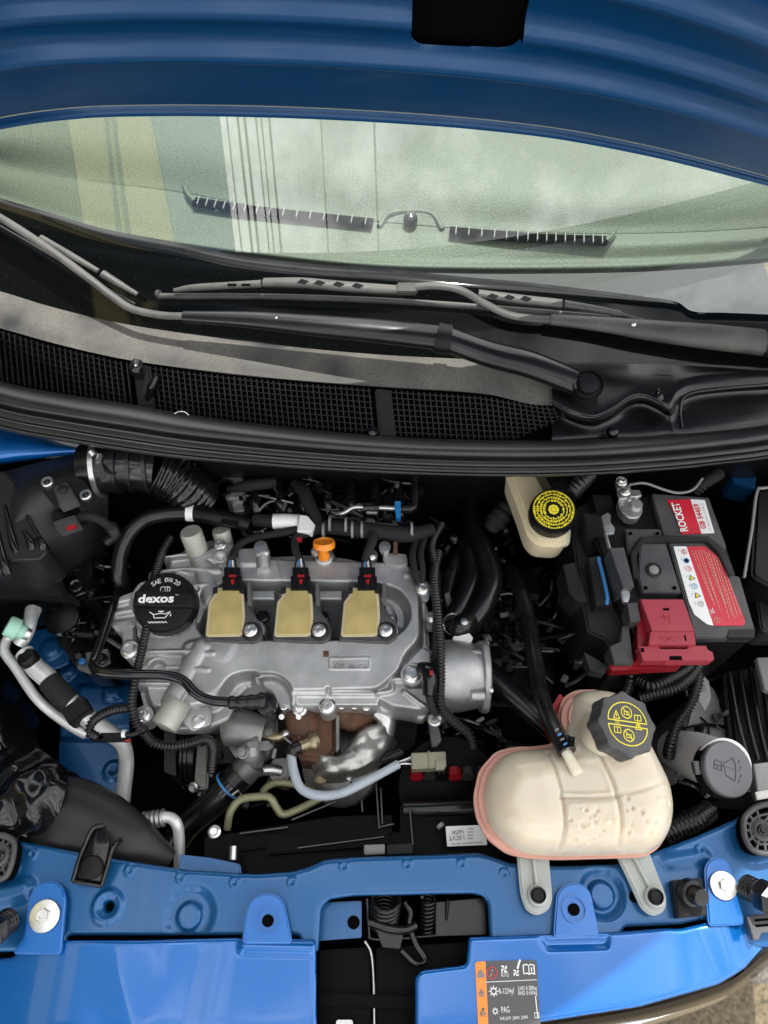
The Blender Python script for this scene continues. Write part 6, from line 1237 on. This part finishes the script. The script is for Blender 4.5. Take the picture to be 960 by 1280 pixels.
prism('cover_body', [(946, 612), (1010, 608), (1010, 760), (940, 720)], .842, .12, 'black', bx, r=.008, bevel=.006, seg=3); tube('cover_rim', [at(1000, 608, .846), at(955, 610, .846), at(946, 616, .846), at(940, 660, .842), at(930, 722, .836)], .0022, 'ink_grey', bx, seg=8)
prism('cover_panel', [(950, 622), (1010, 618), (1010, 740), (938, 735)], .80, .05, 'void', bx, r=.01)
prism('cover_wing', [(944, 735), (1000, 700), (1000, 790), (952, 790)], .80, .05, 'case_black', bx, r=.01, bevel=.01, seg=3)
hl = thing('headlight_housing', 'dark headlight housing ribs beside the washer bottle', 'headlight', at(945, 900, .6))
prism('housing_body', [(905, 840), (960, 820), (1000, 830), (1000, 990), (935, 985), (915, 930)], .68, .15, 'black', hl, r=.01, bevel=.006)
for k in range(5): tube('housing_rib', [at(912 + k * 13, 842 - k * 4, .70), at(922 + k * 13, 900, .702), at(936 + k * 12, 950, .70)], .004, 'black_satin', hl, seg=8)
prism('housing_bracket', [(942, 955), (965, 952), (968, 990), (948, 995)], .755, .02, 'cast_dark', hl, r=.002); prism('housing_bracket', [(944, 990), (968, 986), (968, 996), (946, 1000)], .765, .01, 'foil', hl, r=.002); prism('housing_panel', [(946, 822), (980, 820), (980, 870), (956, 862)], .74, .01, 'ink_grey', hl, r=.002)
cm_ = thing('engine_mount', 'black engine mount with bolts on the blue rail beside the oil filler cap', 'engine mount', at(110, 790, .6))
prism('mount_body', [(64, 762), (130, 755), (134, 800), (140, 818), (120, 838), (96, 835), (70, 800)], .675, .08, 'black_satin', cm_, r=.01, bevel=.006)
lathe('mount_bush', [(.026, 0), (.026, .012), (.022, .014), (.020, .028), (.012, .03), (0, .03)], at(82, 775, .68), (0, -.2, 1), 'black_gloss', cm_, 36); lathe('mount_bush', [(.020, 0), (.022, .004), (.022, .01), (.018, .012), (0, .012)], at(82, 772, .72), (0, -.2, 1), 'black', cm_, 32)
prism('mount_plate', [(96, 818), (134, 810), (138, 828), (112, 842), (96, 836)], .70, .006, 'cast_dark', cm_, r=.003)
for p in ((100, 822), (127, 824)): bolt(at(*p, .702), UP, .0085, 'black_gloss', cm_)
lathe('blue_stud', [(.0045, 0), (.0045, .006), (0, .007)], at(104, 828, .706), UP, 'blue_clip', cm_, 14); tube('mount_link', [at(92, 792, .71), at(118, 794, .71)], .005, 'case_black', cm_)
wa = thing('wheel_arch_liner', 'dark glossy liner folds below the mint capped aluminium pipes', 'liner', at(20, 900, .6))
loft('liner', [ats([(-60, 830, .66), (-10, 840, .67), (20, 860, .66), (50, 900, .62)]), ats([(-60, 880, .70), (-10, 880, .71), (10, 890, .70), (45, 920, .66)]), ats([(-60, 940, .70), (-10, 930, .71), (14, 930, .70), (60, 950, .64)]), ats([(-60, 990, .66), (-10, 970, .68), (20, 965, .67), (70, 980, .62)])], 'black_gloss', wa, n=8, k=8, zoff=lambda p: p + UP * .004 * math.sin(p.x * 160 + p.y * 80))
# ------------------------------------------------------------------ what the windshield mirrors: house wall to the left, wires overhead
mat('wall_dark', (.05, .055, .05), .8); mat('wall_yellow', (.80, .70, .30), .8, var=.1, vs=1); mat('wall_blue', (.10, .20, .38), .6, var=.1, vs=1); mat('wire', (.01, .01, .01), .6)
def mirror(px, py):
    p = on_glass(px, py); s_ = (base_y(p.x + .03) - base_y(p.x - .03)) / .06
    n = Vector((.5774 * s_, -.5774, 1)).normalized(); d = ray(px, py).normalized(); return p, d - n * 2 * d.dot(n)
XW = -5.0
def wall_z(px, py=225):
    p, r = mirror(px, py); return p.z + r.z * (XW - p.x) / r.x
za, zb1, zc1 = wall_z(95), wall_z(200), wall_z(285)
house = thing('house', 'yellow house wall under a blue fascia mirrored in the windshield', 'building', (XW - .5, 3, 0))
def wallbox(name, x0, x1, y0, y1, z0, z1, m): return box(name, ((x0 + x1) / 2, (y0 + y1) / 2, (z0 + z1) / 2), ((x1 - x0) / 2, 0, 0), (0, (y1 - y0) / 2, 0), (0, 0, (z1 - z0) / 2), m, house, 0)
wallbox('base_wall', XW - 1, XW - .02, -3, 9, 0, za, 'wall_dark'); wallbox('yellow_wall', XW - 1, XW, -1.4, 9, za, zb1, 'wall_yellow'); wallbox('rear_wall', XW - 1, XW - .3, -6, -1.4, za, zb1, 'wall_dark'); wallbox('blue_fascia', XW - 1, XW + .02, -6, 9, zb1, zc1, 'wall_blue')
for f in (.42, .52): wallbox('downpipe', XW + .02, XW + .08, -1.4, 9, za + (zb1 - za) * f, za + (zb1 - za) * f + .09, 'wall_dark')
for px, r in ((297, .012), (310, .02), (318, .02), (331, .012), (337, .012), (346, .016), (406, .012), (473, .012)):
    p, rr = mirror(px, 225); x = p.x + rr.x * (9 - p.z) / rr.z
    tag(tube('overhead_wire', [Vector((x - .15, -14, 9)), Vector((x, .5, 8.9)), Vector((x + .1, 22, 9.1))], r, 'wire', None, seg=6, n=4), 'thin black overhead wire mirrored as a dark line in the windshield', 'wire', 'overhead wires above the car')
# ------------------------------------------------------------------ small brackets, clips and leads that fill the bay
random.seed(33)
def clutter(par, x0, x1, y0, y1, z, n, kinds):
    """small unlike brackets, clips, wires and studs between the larger parts"""
    for i in range(n):
        px, py = random.uniform(x0, x1), random.uniform(y0, y1); zz = z + random.uniform(-.012, .012); k = random.random(); m = random.choice(kinds); P = at(px, py, zz)
        if k < .38:
            a = random.uniform(0, 6.28); d = Vector((math.cos(a), math.sin(a) * .6, random.uniform(-.25, .25))); q = d.cross(UP) * random.uniform(-.5, .5); L_ = random.uniform(.012, .035)
            tube('lead', [P - d * L_, P + q * L_ * .6 + UP * .004, P + d * L_], random.uniform(.0012, .0032), m, par, seg=7)
        elif k < .70:
            a = random.uniform(0, 3.14); ax_, ay_ = Vector((math.cos(a), math.sin(a), .1)), Vector((-math.sin(a), math.cos(a), random.uniform(-.3, .3)))
            box('clip', P, ax_ * random.uniform(.003, .010), ay_ * random.uniform(.002, .006), ax_.cross(ay_).normalized() * random.uniform(.002, .006), m, par, .001)
        elif k < .88:
            r_ = random.uniform(.0025, .006); lathe('stud', [(r_ * 1.3, 0), (r_ * 1.3, r_ * .4), (r_, r_ * .5), (r_ * .9, r_ * 1.6), (0, r_ * 1.7)], P, (random.uniform(-.4, .4), random.uniform(-.6, .2), 1), m, par, 14)
        else:
            w_ = random.uniform(6, 12); prism('bracket', [(px - w_, py - 4), (px + w_ * .4, py - 6), (px + w_, py + 2), (px + w_ * .3, py + 7), (px - w_ * .8, py + 5)], zz, .004, m, par, r=.0015, bevel=.0008)
GL = ('black_gloss',) * 5 + ('black_satin',) * 4 + ('cast_dark', 'cast_black')
clutter(im, 300, 530, 594, 660, .795, 60, GL)
clutter(gb_, 548, 640, 640, 800, .71, 46, GL)
clutter(gb_, 600, 690, 740, 880, .63, 34, ('cast_black', 'black_gloss', 'black_satin', 'cast_black'))
clutter(cm_, 60, 150, 752, 800, .70, 30, GL)
clutter(fan, 520, 640, 890, 960, .68, 30, ('black_gloss', 'black_satin', 'cast_black'))
clutter(eng, 288, 350, 895, 955, .742, 12, ('cast_dark', 'cast_black', 'cast_dark'))
clutter(hl, 840, 955, 820, 1000, .66, 40, GL)
clutter(tray, 655, 740, 690, 850, .74, 40, ('black_gloss', 'black_gloss', 'black_satin', 'black', 'cast_black'))
clutter(eng, 225, 350, 930, 1010, .64, 30, ('cast_black', 'black_gloss', 'cast_dark', 'black_satin'))
clutter(ab, 60, 135, 680, 760, .745, 24, ('black_gloss', 'black_satin', 'black'))
